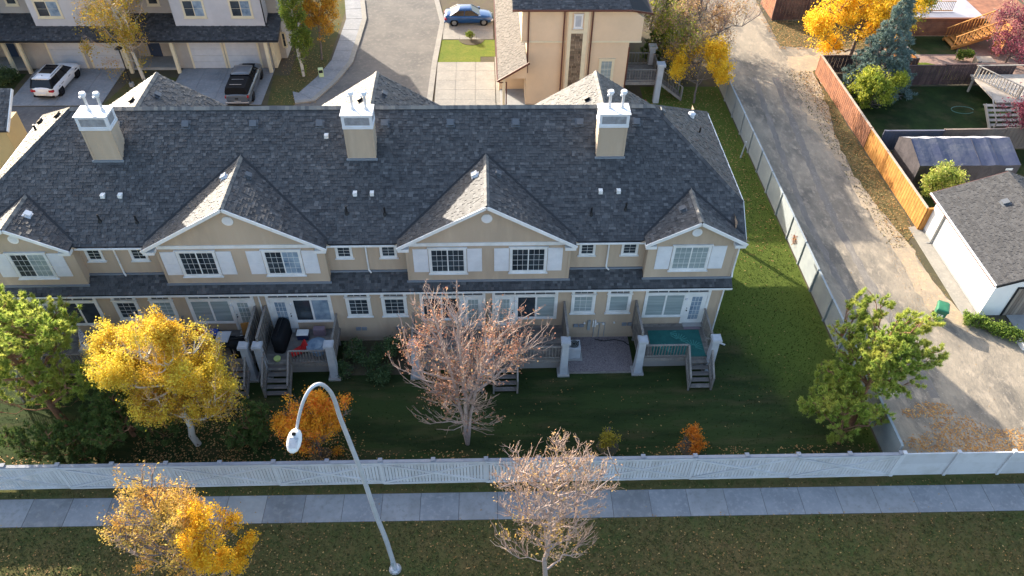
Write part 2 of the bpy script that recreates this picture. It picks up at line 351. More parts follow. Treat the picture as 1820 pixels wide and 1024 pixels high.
# ------------------------------------------------------------------ roof shingles
def shingles(mb, O, ux, us, un, poly, expo=0.15, seed=1, wmin=0.1, wmax=0.27, thick=(0.005, 0.027)):
    rnd = random.Random(seed)
    O = Vector(O); ux = Vector(ux); us = Vector(us); un = Vector(un)
    smin = min(p[1] for p in poly); smax = max(p[1] for p in poly)
    def interval(s):
        xs = []
        n = len(poly)
        for i in range(n):
            a, b = poly[i], poly[(i + 1) % n]
            if abs(a[1] - b[1]) < 1e-9:
                if abs(a[1] - s) < 1e-6: xs += [a[0], b[0]]
                continue
            t = (s - a[1]) / (b[1] - a[1])
            if -1e-9 <= t <= 1 + 1e-9: xs.append(a[0] + (b[0] - a[0]) * t)
        if not xs: return None
        return min(xs), max(xs)
    s = smin
    while s < smax - 0.01:
        s1 = min(s + expo, smax - 1e-4)
        ib = interval(s + 1e-5); it = interval(s1)
        if ib and it:
            lo = min(ib[0], it[0]); hi = max(ib[1], it[1])
            x = lo - rnd.random() * 0.2
            while x < hi:
                w = rnd.uniform(wmin, wmax); x1 = x + w
                b0, b1 = max(x, ib[0]), min(x1, ib[1]); t0, t1 = max(x, it[0]), min(x1, it[1])
                if b1 > b0 - 0.0 or t1 > t0:
                    b0, b1 = min(b0, max(b1, ib[0])), max(b1, min(b0, ib[1])); t0, t1 = min(t0, max(t1, it[0])), max(t1, min(t0, it[1]))
                    if (b1 - b0) + (t1 - t0) > 0.01:
                        t = thick[0] if rnd.random() < 0.5 else thick[1]
                        P = lambda u, ss, h: O + ux * u + us * ss + un * h
                        g = 0.004
                        vs = [P(b0 + g, s, t), P(b1 - g, s, t), P(t1 - g, s1 + .004, t * .35), P(t0 + g, s1 + .004, t * .35), P(b0 + g, s, 0), P(b1 - g, s, 0), P(t1 - g, s1, 0), P(t0 + g, s1, 0)]
                        mb.add(vs, [(0, 1, 2, 3), (0, 4, 5, 1), (1, 5, 6, 2), (3, 7, 4, 0)])
                x = x1
        s = s + expo
    return mb
def roof_plane(parent, pts, m_tab, m_base, seed, expo=0.15, name='shingles', thick=0.12, tabs=True):
    # pts: planar polygon, first two = eave corners (left to right seen from outside)
    P = [Vector(p) for p in pts]
    ux = (P[1] - P[0]).normalized()
    n = (P[1] - P[0]).cross(P[2] - P[0]).normalized()
    if n.z < 0: n = -n
    us = n.cross(ux)
    if us.z < 0: us = -us
    b = MB().slab([p - Vector((0, 0, .012)) for p in P], thick)
    base = b.build('roof_deck', m_base, parent)
    if tabs:
        poly = [((p - P[0]).dot(ux), (p - P[0]).dot(us)) for p in P]
        mb = MB(); shingles(mb, P[0], ux, us, n, poly, expo, seed)
        o = mb.build(name, m_tab, parent); o['kind'] = 'stuff'
        return o
    return base
def ridge_caps(parent, a, b, m=None, w=0.16, step=0.2):
    a = Vector(a); b = Vector(b); d = b - a; L = d.length; d.normalize()
    side = d.cross(Vector((0, 0, 1))).normalized()
    mb = MB(); k = int(L / step)
    for i in range(k):
        p = a + d * (i * L / k); q = a + d * ((i + 1.25) * L / k)
        dz = w * .62
        lift = Vector((0, 0, 0.045 + random.uniform(-.004, .004)))
        vs = [p - side * w - Vector((0, 0, dz)) + lift * .6, p + lift, p + side * w - Vector((0, 0, dz)) + lift * .6,
              q - side * w - Vector((0, 0, dz + .012)) + lift * .6, q + lift - Vector((0, 0, .012)), q + side * w - Vector((0, 0, dz + .012)) + lift * .6]
        mb.add(vs, [(0, 1, 4, 3), (1, 2, 5, 4), (0, 3, 4, 1), (1, 4, 5, 2)][:2])
    o = mb.build('ridge_cap', m or ridge_m, parent); o['kind'] = 'stuff'
    return o

# horizontal lap siding on a vertical wall facing -y ; width function of z allows gables
def lap_wall(mb, y, z0, z1, xf, lap=0.19, out=0.026, sgn=-1):
    z = z0
    while z < z1 - 0.005:
        zt = min(z + lap, z1)
        a0, b0 = xf(z); a1, b1 = xf(zt)
        mb.add([(a0, y + sgn * out, z), (b0, y + sgn * out, z), (b1, y + sgn * .002, zt), (a1, y + sgn * .002, zt), (a0, y, z), (b0, y, z)],
               [(0, 1, 2, 3), (4, 5, 1, 0)] if sgn < 0 else [(3, 2, 1, 0), (0, 1, 5, 4)])
        z = zt
def lap_side(mb, x, z0, z1, y0, y1, sgn=1, lap=0.19, out=0.026):
    z = z0
    while z < z1 - .005:
        zt = min(z + lap, z1)
        mb.add([(x + sgn * out, y0, z), (x + sgn * out, y1, z), (x + sgn * .002, y1, zt), (x + sgn * .002, y0, zt), (x, y0, z), (x, y1, z)],
               [(0, 1, 2, 3), (4, 5, 1, 0)] if sgn > 0 else [(3, 2, 1, 0), (0, 1, 5, 4)])
        z = zt

# ------------------------------------------------------------------ windows (facing -y)
def window(parent, x0, x1, z0, z1, y, cols=1, grid=None, panes=(), trim=0.11, tm=None, name='window', sill=True, rail=None):
    tm = tm or white
    f = MB()
    f.box(x0, x0 + trim, y - .05, y, z0, z1); f.box(x1 - trim, x1, y - .05, y, z0, z1)
    f.box(x0 + trim, x1 - trim, y - .048, y, z1 - trim, z1); f.box(x0 + trim, x1 - trim, y - .048, y, z0, z0 + trim)
    o = f.build(name, tm, parent)
    if sill:
        MB().box(x0 - .06, x1 + .06, y - .1, y, z0 - .05, z0 - .002).build('sill', tm, o); MB().box(x0 - .05, x1 + .05, y - .09, y, z1 + .002, z1 + .05).build('lintel', tm, o)
    ix0, ix1, iz0, iz1 = x0 + trim + .002, x1 - trim - .002, z0 + trim + .002, z1 - trim - .002
    w = (ix1 - ix0) / cols
    for c in range(cols):
        a, b = ix0 + c * w, ix0 + (c + 1) * w
        gm = panes[c % len(panes)] if panes else glass_d
        MB().box(a + .03, b - .03, y - .02, y - .008, iz0 + .03, iz1 - .03).build('pane', gm, o)
        s = MB()
        s.box(a, a + .03, y - .035, y - .005, iz0, iz1); s.box(b - .03, b, y - .035, y - .005, iz0, iz1)
        s.box(a + .03, b - .03, y - .034, y - .005, iz0, iz0 + .03); s.box(a + .03, b - .03, y - .034, y - .005, iz1 - .03, iz1)
        s.build('sash', tm, o)
        if grid:
            g = MB(); nx, nz = grid
            for i in range(1, nx):
                xx = a + .03 + (b - a - .06) * i / nx; g.box(xx - .007, xx + .007, y - .028, y - .021, iz0 + .03, iz1 - .03)
            for i in range(1, nz):
                zz = iz0 + .03 + (iz1 - iz0 - .06) * i / nz; g.box(a + .03, b - .03, y - .03, y - .0215, zz - .007, zz + .007)
            g.build('glazing_bars', tm, o)
    return o
# ------------------------------------------------------------------ trees
def curves(A, T, k, lift, wob, g):
    n = len(A); s = np.linspace(0, 1, k)[None, :, None]
    D = (T - A)[:, None, :]
    L = np.linalg.norm(T - A, axis=1)[:, None, None]
    P = A[:, None, :] + D * s
    P[:, :, 2] += (lift * L[:, :, 0]) * (s[:, :, 0] * (1 - s[:, :, 0])) * 1.0
    w = g.normal(0, 1, (n, k, 3)); w[:, 0] = 0
    P += w * wob * L * 0.5 * s
    return P
def tubes(P, r0_, r1_, m):
    n, k, _ = P.shape
    T = np.gradient(P, axis=1); T /= (np.linalg.norm(T, axis=2, keepdims=True) + 1e-9)
    ref = np.array([0.37, 0.9, 0.21])
    A = np.cross(T, ref); A /= (np.linalg.norm(A, axis=2, keepdims=True) + 1e-9); B = np.cross(T, A)
    s = np.linspace(0, 1, k)[None, :]
    R = (np.asarray(r0_)[:, None] * (1 - s) + np.asarray(r1_)[:, None] * s)[:, :, None, None]
    th = np.arange(m) * 2 * PI / m
    V = P[:, :, None, :] + R * (A[:, :, None, :] * np.cos(th)[None, None, :, None] + B[:, :, None, :] * np.sin(th)[None, None, :, None])
    idx = np.arange(n * k * m).reshape(n, k, m)
    a = idx[:, :-1, :]; b = np.roll(a, -1, axis=2); d = idx[:, 1:, :]; c = np.roll(d, -1, axis=2)
    F = np.stack([a, b, c, d], -1).reshape(-1, 4)
    return V.reshape(-1, 3), F
def attach(skel, T, g, upbias=1.2):
    out = np.empty(len(T), int)
    for i in range(0, len(T), 400):
        t = T[i:i + 400]
        d = t[:, None, :] - skel[None, :, :]
        dist = np.linalg.norm(d, axis=2)
        hor = np.linalg.norm(d[:, :, :2], axis=2)
        cost = dist + upbias * np.maximum(0, hor * 0.55 - d[:, :, 2])
        cost += (dist < 0.12) * 5
        out[i:i + 400] = cost.argmin(1)
    return skel[out]
def make_lobes(c, r, g, k, shape):
    # uneven crown: a cluster of overlapping lobes of different sizes
    c = np.array(c); r = np.array(r)
    d = g.normal(0, 1, (k, 3)); d /= np.linalg.norm(d, axis=1, keepdims=True)
    q = g.uniform(.38, .8, k)[:, None]
    cc = d * q
    if shape == 'fan': cc[:, :2] *= (0.6 + .4 * (cc[:, 2:3] + 1) / 2)
    sz = g.uniform(.24, .42, k)
    cc = np.concatenate([cc, [[0, 0, .1]]]); sz = np.append(sz, .5)
    return c + cc * r, sz[:, None] * r * np.array([1.0, 1.0, 1.0])
LOBES = None
def in_shape(n, c, r, g, lo=0.3, hi=1.0, shape='ellipsoid', clumps=None):
    if LOBES is not None and shape != 'cone':
        lc, lr = LOBES
        w = (lr[:, 0] ** 2); w = w / w.sum()
        i = g.choice(len(lc), n, p=w)
        d = g.normal(0, 1, (n, 3)); d /= np.linalg.norm(d, axis=1, keepdims=True)
        q = g.uniform(lo ** 2, (hi * 1.0) ** 2, n) ** 0.5
        return lc[i] + d * q[:, None] * lr[i]
    d = g.normal(0, 1, (n, 3)); d /= np.linalg.norm(d, axis=1, keepdims=True)
    q = g.uniform(lo ** 2, hi ** 2, n) ** 0.5
    P = d * q[:, None]
    if shape == 'cone':
        h = 1 - np.sqrt(g.uniform(0.0004, 1, n)); a = g.uniform(0, 2 * PI, n); qq = g.uniform(lo, hi, n) ** .5 * (1 - h) * (1 + .25 * np.sin(h * 40 + a))
        P = np.stack([np.cos(a) * qq, np.sin(a) * qq, h * 2 - 1], 1)
    if shape == 'fan':       # vase: narrow at the bottom, broad on top
        P[:, 2] = np.where(P[:, 2] < 0, P[:, 2] * .9, P[:, 2]); f = 0.55 + 0.45 * (P[:, 2:3] + 1) / 2
        P[:, :2] *= f
    P = P * np.array(r)[None, :] + np.array(c)[None, :]
    return P
def leaves(C, size, g, flat=0.0, asp=0.65, outward=None):
    n = len(C)
    a = g.normal(0, 1, (n, 3)); a[:, 2] *= (1 - flat); a /= np.linalg.norm(a, axis=1, keepdims=True)
    b = np.cross(a, g.normal(0, 1, (n, 3))); b /= (np.linalg.norm(b, axis=1, keepdims=True) + 1e-9)
    s = (size * g.uniform(0.45, 1.4, n))[:, None]
    a = a * s; b = b * s * asp
    V = np.stack([C - a, C + b * 0.9 - a * .1, C + a, C - b * .9 - a * .1], 1)
    return V.reshape(-1, 3), np.arange(4 * n).reshape(n, 4)
def needles(tips, dirs, per, length, width, g, spread=0.9):
    C = np.repeat(tips, per, 0); D = np.repeat(dirs, per, 0)
    n = len(C)
    d = D + g.normal(0, spread, (n, 3)); d /= np.linalg.norm(d, axis=1, keepdims=True)
    s = np.cross(d, g.normal(0, 1, (n, 3))); s /= (np.linalg.norm(s, axis=1, keepdims=True) + 1e-9)
    L = (length * g.uniform(.6, 1.2, n))[:, None]
    V = np.stack([C - s * width, C + s * width, C + d * L], 1)
    return V.reshape(-1, 3), np.arange(3 * n).reshape(n, 3)
def tree(name, label, base, height, crown, radius, trunk_r=0.14, n=(9, 45, 260, 1500), seed=1, barkm=None, twigm=None, leafm=None,
         nleaf=20000, lsize=0.07, lspread=0.22, shape='ellipsoid', style='leaf', lift=0.35, wob=0.12, leafparts=None, group=None,
         category='tree', twig_r=0.006, maxlen=(9, 3.0, 1.5, 0.7), lo=0.25, droop=0.0, fork=None, lean=(0, 0), flat=0.0, clump=0.0, minz=None, trunk_top=None, stems=1, lobes=22):
    global LOBES
    g = np.random.default_rng(seed)
    LOBES = make_lobes(crown, radius, np.random.default_rng(seed + 500), lobes, shape) if (lobes and shape != 'cone') else None
    base = np.array(base, float); c = np.array(crown, float)
    root = empty(name, tuple(base), 0, label, category, group)
    loc = base
    barkm = barkm or bark; twigm = twigm or barkm
    parts_b = []; parts_t = []
    # trunk(s)
    tt = c[2] + radius[2] * 0.75 if trunk_top is None else trunk_top
    skel = []
    TT = []
    for s in range(stems):
        top = np.array([c[0] + g.normal(0, .12) + (0 if stems == 1 else radius[0] * .35 * math.cos(s * 2 * PI / stems)), c[1] + g.normal(0, .12) + (0 if stems == 1 else radius[1] * .35 * math.sin(s * 2 * PI / stems)), tt])
        k = 14; u = np.linspace(0, 1, k)[:, None]
        Q = base + (top - base) * u
        Q[:, :2] = base[:2] + (top[:2] - base[:2]) * (u ** (1.0 if stems == 1 else 1.35))
        Q[1:-1] += g.normal(0, 0.035, (k - 2, 3)) * np.array([1, 1, .2]) * height * .12
        TT.append(Q); skel.append(Q[2:])
    TT = np.array(TT)
    parts_b.append(tubes(TT, [trunk_r / (stems ** .35)] * stems, [trunk_r * .18] * stems, 8))
    # flare
    skel_pts = np.concatenate([np.concatenate([q[i] + (q[i + 1] - q[i]) * np.linspace(0, 1, 5, endpoint=False)[:, None] for i in range(len(q) - 1)]) for q in skel])
    low = c[2] - radius[2]
    rads = [trunk_r * .45, trunk_r * .2, max(twig_r * 1.8, trunk_r * .07), twig_r]
    tips = None
    for lv, cnt in enumerate(n):
        hi = [0.75, 0.9, 0.97, 1.0][lv]; l0 = [0.45, 0.35, lo, lo][lv]
        T = in_shape(cnt, c, radius, g, l0, hi, shape)
        if lv >= 2 and clump > 0:
            near = attach(tips_prev, T, g, 0); T = T * (1 - clump) + near * clump
        if minz is not None: T[:, 2] = np.maximum(T[:, 2], minz + g.uniform(0, .3, len(T)))
        A = attach(skel_pts, T, g)
        D = T - A; L = np.linalg.norm(D, axis=1, keepdims=True) + 1e-6
        Dn = D / L
        if lv >= 1 and shape != 'cone':
            O = A - (c - np.array([0, 0, radius[2] * .85])); O /= (np.linalg.norm(O, axis=1, keepdims=True) + 1e-6)
            Dn = Dn + O * [0, .5, .9, 1.0][lv]; Dn /= (np.linalg.norm(Dn, axis=1, keepdims=True) + 1e-6)
        T = A + Dn * np.minimum(L, maxlen[lv])
        if droop and lv >= 2: T[:, 2] -= droop * g.uniform(.3, 1.2, len(T)) * (1 if lv == 3 else .4)
        k = [8, 6, 5, 4][lv]
        P = curves(A, T, k, -lift if lv == 0 else -lift * .6, wob, g)
        if lv < 2: parts_b.append(tubes(P, [rads[lv]] * cnt, [rads[lv] * .35] * cnt, [6, 5][lv]))
        else: parts_t.append(tubes(P, [rads[lv]] * cnt, [rads[lv] * .4] * cnt, 3))
        skel_pts = np.concatenate([skel_pts, P[:, 1:].reshape(-1, 3)])
        tips_prev = P[:, -1]
        tips = P[:, -2:].reshape(-1, 3); tdir = P[:, -1] - P[:, -2]
        tdir = np.repeat(tdir / (np.linalg.norm(tdir, axis=1, keepdims=True) + 1e-9), 2, 0)
    def merge(ps):
        V = []; F = []; o = 0
        for v, f in ps: V.append(v); F.append(f + o); o += len(v)
        return np.concatenate(V) - loc, np.concatenate(F)
    V, F = merge(parts_b)
    link('trunk', mesh_arrays('trunk', V, F, barkm), root)
    if parts_t:
        V, F = merge(parts_t)
        o = link('twigs', mesh_arrays('twigs', V, F, twigm), root); o['kind'] = 'stuff'
    lp = leafparts or ([(leafm, nleaf, None)] if leafm else [])
    for lm, nl, msk in lp:
        tp, td = tips, tdir
        if msk is not None:
            k = msk(tp); tp, td = tp[k], td[k]
            if len(tp) == 0: continue
        if style == 'leaf':
            w = g.random(len(tp)) ** 2 + .05
            nz = np.zeros(len(tp))
            for _ in range(4):
                kd = g.normal(0, 1, 3); kd *= g.uniform(2.2, 5.0) / np.linalg.norm(kd) / max(.6, min(1.6, radius[0] / 2.2))
                nz += np.sin(tp @ kd + g.uniform(0, 6.28))
            w *= np.clip(.5 + nz * .38, .04, 1.3) ** 1.4
            w /= w.sum()
            i = g.choice(len(tp), nl, p=w)
            C = tp[i] + g.normal(0, lspread, (nl, 3))
            if droop: C[:, 2] -= np.abs(g.normal(0, droop * .5, nl))
            V, F = leaves(C, lsize, g, flat)
        else:
            per = max(1, nl // len(tp))
            td2 = td.copy(); td2[:, 2] += .35
            V, F = needles(tp, td2, per, lsize, lsize * 0.11, g, .75)
        o = link('crown', mesh_arrays('crown', V - loc, F, lm), root); o['kind'] = 'stuff'
    return root
def shrub(name, label, base, r, h, leafm, nl=5000, lsize=0.05, seed=1, group=None, category='shrub', barkm=None, style='leaf', shape='ellipsoid'):
    b = Vector(base)
    return tree(name, label, (b.x, b.y, b.z), h, (b.x, b.y, b.z + h * .55), (r, r, h * .5), trunk_r=0.03, n=(7, 30, 160, 500), seed=seed, barkm=barkm or bark, leafm=leafm,
                nleaf=nl, lsize=lsize, lspread=0.06 + r * .07, lo=.1, maxlen=(2, 1, .6, .35), group=group, category=category, twig_r=.004, style=style, shape=shape)
# ================================================================== THE SETTING
sheet('ground', [(-300, -120), (300, -120), (300, 400), (-300, 400)], 0.0, soil, 'wide flat ground of brown soil and thin grass')
SL = -0.0075
def wl(x, y0): return y0 + SL * (x + 6.74)
lawn_pts = [(-70, wl(-70, 19.62)), (19.55, wl(19.55, 19.62)), (19.55, 56.5), (13.0, 56.5), (13.0, 42.5), (12.4, 42.5), (12.4, 28.9), (-70, 28.9)]
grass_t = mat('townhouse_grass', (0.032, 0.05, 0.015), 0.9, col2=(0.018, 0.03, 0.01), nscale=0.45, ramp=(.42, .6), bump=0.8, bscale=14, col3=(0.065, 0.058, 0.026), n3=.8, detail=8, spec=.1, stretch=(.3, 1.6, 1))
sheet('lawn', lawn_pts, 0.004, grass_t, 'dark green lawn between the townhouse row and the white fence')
sheet('verge', [(-70, -20), (70, -20), (70, wl(70, 19.62)), (-70, wl(-70, 19.62))], 0.006, grass_b, 'leaf strewn autumn grass on both sides of the footpath')
lush = [(12.75, 28.8), (13.2, 26.5), (13.9, 23.8), (15.2, 22.4), (17.0, 23.2), (19.5, 24.5), (19.5, 42), (18.6, 44), (16.5, 42), (14.0, 42.3), (12.8, 41.8)]
add_sunlit_tint(grass_t, (.08, .11, .02), 23.5, 27.5)
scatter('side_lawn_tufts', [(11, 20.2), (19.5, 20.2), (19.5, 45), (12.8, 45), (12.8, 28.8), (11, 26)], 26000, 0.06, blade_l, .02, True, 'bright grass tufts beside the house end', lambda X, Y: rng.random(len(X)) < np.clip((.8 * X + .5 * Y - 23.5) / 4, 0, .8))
for sx_, sy_ in ((5.95, 21.3), (10.0, 21.2), (-8.2, 21.2)):
    tag(MB().prism([(sx_ + .55 * math.cos(a) * (1 + .12 * math.sin(3 * a)), sy_ + .5 * math.sin(a)) for a in np.linspace(0, 2 * PI, 16, endpoint=False)], 0, .03).build('mulch_ring', soil, None), 'ring of dark mulch in the lawn by the fence', None, None, 'structure')
joint_d = mat('dark_joint', (.09, .085, .08), .95)
# footpath of separate slabs
walk = sheet('footpath', [(-62, wl(-62, 17.6)), (62, wl(62, 17.6)), (62, wl(62, 19.04)), (-62, wl(-62, 19.04))], 0.012, joint_d, 'grey concrete footpath running below the white fence')
joints = [-6.74 + 1.79 * i for i in range(-18, 26)]
for i, j in enumerate(joints):
    a, b = j + random.uniform(.008, .014), j + 1.79 - random.uniform(.008, .014)
    m_ = conc_l if i == 15 else random.choice((conc_d, conc_d, conc_d2, conc_d3))
    z = 0.024 + random.uniform(-.004, .004)
    MB().prism([(a - .01, wl(a, 17.62)), (b - .01, wl(b, 17.62)), (b, wl(b, 19.02)), (a, wl(a, 19.02))], 0.0, z).build('slab', m_, walk)
# lane
lane_pts = [(19.75, 19.42), (60, 19.15), (60, 23.6), (36, 24.0), (31.4, 26.6), (29.6, 28.4), (28.0, 30.2), (27.5, 33), (27.45, 36.5), (26.9, 40.5), (26.6, 44.5), (27.0, 49), (28.1, 55), (28.6, 59.2), (34, 60.0), (34, 63), (26.9, 63.6), (27.3, 75), (30, 100), (22, 100), (22, 75), (21.4, 62), (19.75, 56)]
def wig(pts, amp=.18, step=.6, seed=3):
    r_ = random.Random(seed); out = []
    for i in range(len(pts)):
        a, b = pts[i], pts[(i + 1) % len(pts)]; L = math.hypot(b[0] - a[0], b[1] - a[1]); k = max(1, min(80, int(L / step)))
        for j in range(k):
            t = j / k; w_ = 0 if j == 0 else amp
            out.append((a[0] + (b[0] - a[0]) * t + r_.uniform(-w_, w_), a[1] + (b[1] - a[1]) * t + r_.uniform(-w_, w_)))
    return out
sheet('lane', lane_pts, 0.010, gravel, 'packed gravel lane behind the grey fence')
track_m = mat('wheel_track_gravel', (.2, .18, .155), .95, col2=(.14, .13, .12), nscale=.7, bump=.6, bscale=12, col3=(.27, .24, .2), n3=2.5, detail=10, stretch=(1, .4, 1))
for tx, w_ in ((21.9, .42), (23.7, .5)):
    cl = [(tx + .25 * math.sin(y * .12) + (.055 * (y - 40) if y > 40 else 0), y) for y in range(24, 60, 2)]
    sheet('wheel_track', wig([(x - w_ / 2, y) for x, y in cl] + [(x + w_ / 2, y) for x, y in cl[::-1]], .09, .35, int(tx)), .0118, track_m, 'worn wheel track along the gravel lane')
blade_d = mat('dry_blades', (.2, .16, .07), .9, island=ramp4((.2, .16, .07), (.12, .12, .04), (.28, .22, .1)))
sand_m = mat('sandy_shoulder', (0.37, 0.29, 0.2), .95, col2=(.27, .225, .17), nscale=.8, bump=.7, bscale=14, col3=(.46, .36, .22), n3=4, detail=8)
sheet('lane_shoulder', wig([(27.45, 36.4), (26.9, 40.4), (26.6, 44.5), (26.0, 44.4), (25.9, 41), (26.2, 36), (26.0, 32), (26.4, 29.9), (27.6, 29.0), (28.6, 28.9), (28.0, 30.2), (27.5, 33)], .2), 0.013, sand_m, 'sandy leaf littered shoulder of the lane by the garage')
sheet('lane_shoulder', wig([(27.0, 49), (28.1, 55), (28.6, 59.2), (33.9, 60.0), (33.9, 62.2), (26.9, 61.8), (26.2, 57), (25.4, 51), (25.9, 46), (26.6, 44.6)], .25), 0.013, sand_m, 'sunlit sandy shoulder at the upper bend of the lane')
sheet('lane_verge', wig([(27.47, 36.5), (28.4, 37.6), (28.4, 59), (28.6, 59.2), (28.1, 55), (27.0, 49), (26.6, 44.5), (26.9, 40.5)], .16), 0.016, grass_dry, 'dry weedy strip between the gravel lane and the cedar fence')
sheet('lane_island', wig([(26.9, 63.6), (34, 63), (36.3, 63), (36.3, 68.5), (27.2, 68.5)], .2), 0.014, grass_dry, 'leafy rough grass at the far bend of the lane')
# asphalt court and street behind the row
sheet('court', [(-70, 42.2), (4.5, 42.2), (4.5, 50.8), (-4.4, 53.6), (-4.4, 53.8), (-70, 53.8)], 0.008, asphalt, 'shaded asphalt court behind the townhouse row')
street_L = [gp(525, 186), gp(560, 181), gp(600, 146), gp(628, 112), gp(640, 75), gp(652, 35), gp(648, 0)]
def offs(pts, d):
    out = []
    for i, p in enumerate(pts):
        a = Vector(pts[max(i - 1, 0)]); b = Vector(pts[min(i + 1, len(pts) - 1)]); t = (b - a); t.z = 0; t.normalize()
        out.append(Vector((p[0] - t.y * d, p[1] + t.x * d, 0)))
    return out
sR = [gp(757, 190), gp(768, 110), gp(782, 40), gp(772, 0)]
sheet('street', [(p.x, p.y) for p in street_L + [Vector((-13.0, 100, 0)), Vector((-5.2, 100, 0))] + sR[::-1] + [Vector((-4.4, 52.0, 0)), Vector((-16.4, 52.0, 0))]], 0.012, asphalt_w, 'worn asphalt street curving away between the houses')
kl = offs(street_L, .42); wk = offs(street_L, 1.9)
kb = MB(); sw = []
for i in range(len(street_L) - 1):
    a, b, c, d = street_L[i], street_L[i + 1], kl[i + 1], kl[i]
    kb.prism(ccw([(a.x, a.y), (b.x, b.y), (c.x, c.y), (d.x, d.y)]), 0.0, 0.13)
kb.prism([(-12.9, 73.3), (-12.4, 73.3), (-12.6, 100), (-13.1, 100)][::1], 0, .13)
tag(kb.build('kerb', conc, None), 'pale concrete kerb along the outside of the street bend', None, None, 'structure')
fp = empty('pavement', (0, 0, 0)); fp['kind'] = 'structure'; fp['label'] = 'curving concrete pavement beside the street bend'
for i in range(len(street_L) - 1):
    a, b, c, d = kl[i], kl[i + 1], wk[i + 1], wk[i]
    n = max(1, int((b - a).length / 1.6))
    for k in range(n):
        t0, t1 = k / n + .006, (k + 1) / n - .006
        q = [a.lerp(b, t0), a.lerp(b, t1), d.lerp(c, t1), d.lerp(c, t0)]
        MB().prism(ccw([(p.x, p.y) for p in q]), 0.0, 0.125 + random.uniform(-.004, .004)).build('slab', conc_d, fp)
kr = offs(sR, -.45)
kb = MB()
for i in range(len(sR) - 1):
    a, b, c, d = sR[i], sR[i + 1], kr[i + 1], kr[i]
    kb.prism(ccw([(a.x, a.y), (b.x, b.y), (c.x, c.y), (d.x, d.y)]), 0.0, 0.07)
tag(kb.build('kerb', conc, None), 'low sunlit concrete kerb by the driveways of the tan house', None, None, 'structure')
# house lawns and drives across the court
sheet('front_lawn', [(-17.1, 53.85), (-13.2, 53.85), (-13.4, 57.0), (-13.2, 62), (-13.0, 74), (-16.2, 74), (-16.2, 58.6), (-17.5, 58.6)], 0.010, grass_b, 'autumn lawn corner beside the street bend')
sheet('front_lawn', [(-30.0, 53.9), (-25.4, 53.9), (-25.4, 58.3), (-29.0, 58.3)], 0.016, grass_b, 'small shaded lawn around the birch between two driveways')
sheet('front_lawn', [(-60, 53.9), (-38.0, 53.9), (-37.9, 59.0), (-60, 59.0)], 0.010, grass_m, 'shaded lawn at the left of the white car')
def drive(x0, x1, y0, y1, nx, ny, z, label, m=conc, skew=0):
    r = sheet('driveway', [(x0, y0), (x1, y0), (x1 + skew, y1), (x0 + skew, y1)], z - .03, foundation, label)
    for i in range(nx):
        for j in range(ny):
            fx0, fx1 = i / nx, (i + 1) / nx; fy0, fy1 = j / ny, (j + 1) / ny
            X = lambda f, g_: x0 + (x1 - x0) * f + skew * g_
            Y = lambda f: y0 + (y1 - y0) * f
            e = .012
            MB().prism([(X(fx0, fy0) + e, Y(fy0) + e), (X(fx1, fy0) - e, Y(fy0) + e), (X(fx1, fy1) - e, Y(fy1) - e), (X(fx0, fy1) + e, Y(fy1) - e)], z - .025, z + random.uniform(-.003, .003)).build('slab', m, r)
drive(-37.4, -30.1, 53.9, 59.8, 4, 3, 0.045, 'shaded concrete driveway under the white car', conc_d)
drive(-25.3, -17.6, 53.9, 59.8, 4, 3, 0.045, 'shaded concrete driveway under the grey pickup', conc_d)
drive(-3.9, 1.0, 53.0, 60.75, 3, 5, 0.045, 'sunlit concrete driveway beside the tan house', conc)
drive(-3.6, 1.0, 65.0, 70.0, 3, 3, 0.045, 'concrete driveway under the blue car', conc)
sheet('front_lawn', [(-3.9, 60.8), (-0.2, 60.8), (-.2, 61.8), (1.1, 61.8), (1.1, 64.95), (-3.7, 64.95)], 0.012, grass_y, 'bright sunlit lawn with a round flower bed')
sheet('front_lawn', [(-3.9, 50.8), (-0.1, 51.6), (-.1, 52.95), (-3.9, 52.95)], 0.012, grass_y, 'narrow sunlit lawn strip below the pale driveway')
sheet('front_walk', [(-0.05, 51.0), (1.6, 51.0), (1.6, 54.0), (1.2, 61.7), (-.1, 61.7), (1.02, 60.7), (1.02, 53.0), (-.05, 53.0)][:4] + [(1.05, 61.7), (1.05, 53.0), (-.05, 53.0)], 0.04, conc, 'concrete walk at the foot of the tan house', thick=.04)
cb = gp(838, 72)
fb = MB().prism([(cb.x + 1.15 * math.cos(a) * (1 + .06 * math.sin(3 * a)), cb.y + .95 * math.sin(a)) for a in np.linspace(0, 2 * PI, 20, endpoint=False)], 0.0, .04)
tag(fb.build('flower_bed', soil, None), 'oval bed of dark bark mulch in the bright lawn', None, None, 'structure')
# gravel bed at the foot of the wall
sheet('gravel_bed', [(4.35, 26.15), (8.0, 26.15), (8.0, 28.7), (4.35, 28.7)], 0.02, rocks, 'river rock bed below the house wall')
MB_e = MB().box(4.35, 8.0, 26.05, 26.15, 0, .09)
tag(MB_e.build('bed_edging', wood_g, None), 'grey timber edging of the river rock bed', 'edging')
sheet('mulch_bed', [(-7.9, 26.2), (-4.1, 26.2), (-4.1, 28.7), (-7.9, 28.7)], 0.012, soil, 'shaded planting bed between two decks')
sheet('mulch_bed', [(-20.1, 26.2), (-16.4, 26.2), (-16.4, 28.7), (-20.1, 28.7)], 0.012, soil, 'shaded planting bed behind the yellow birch')
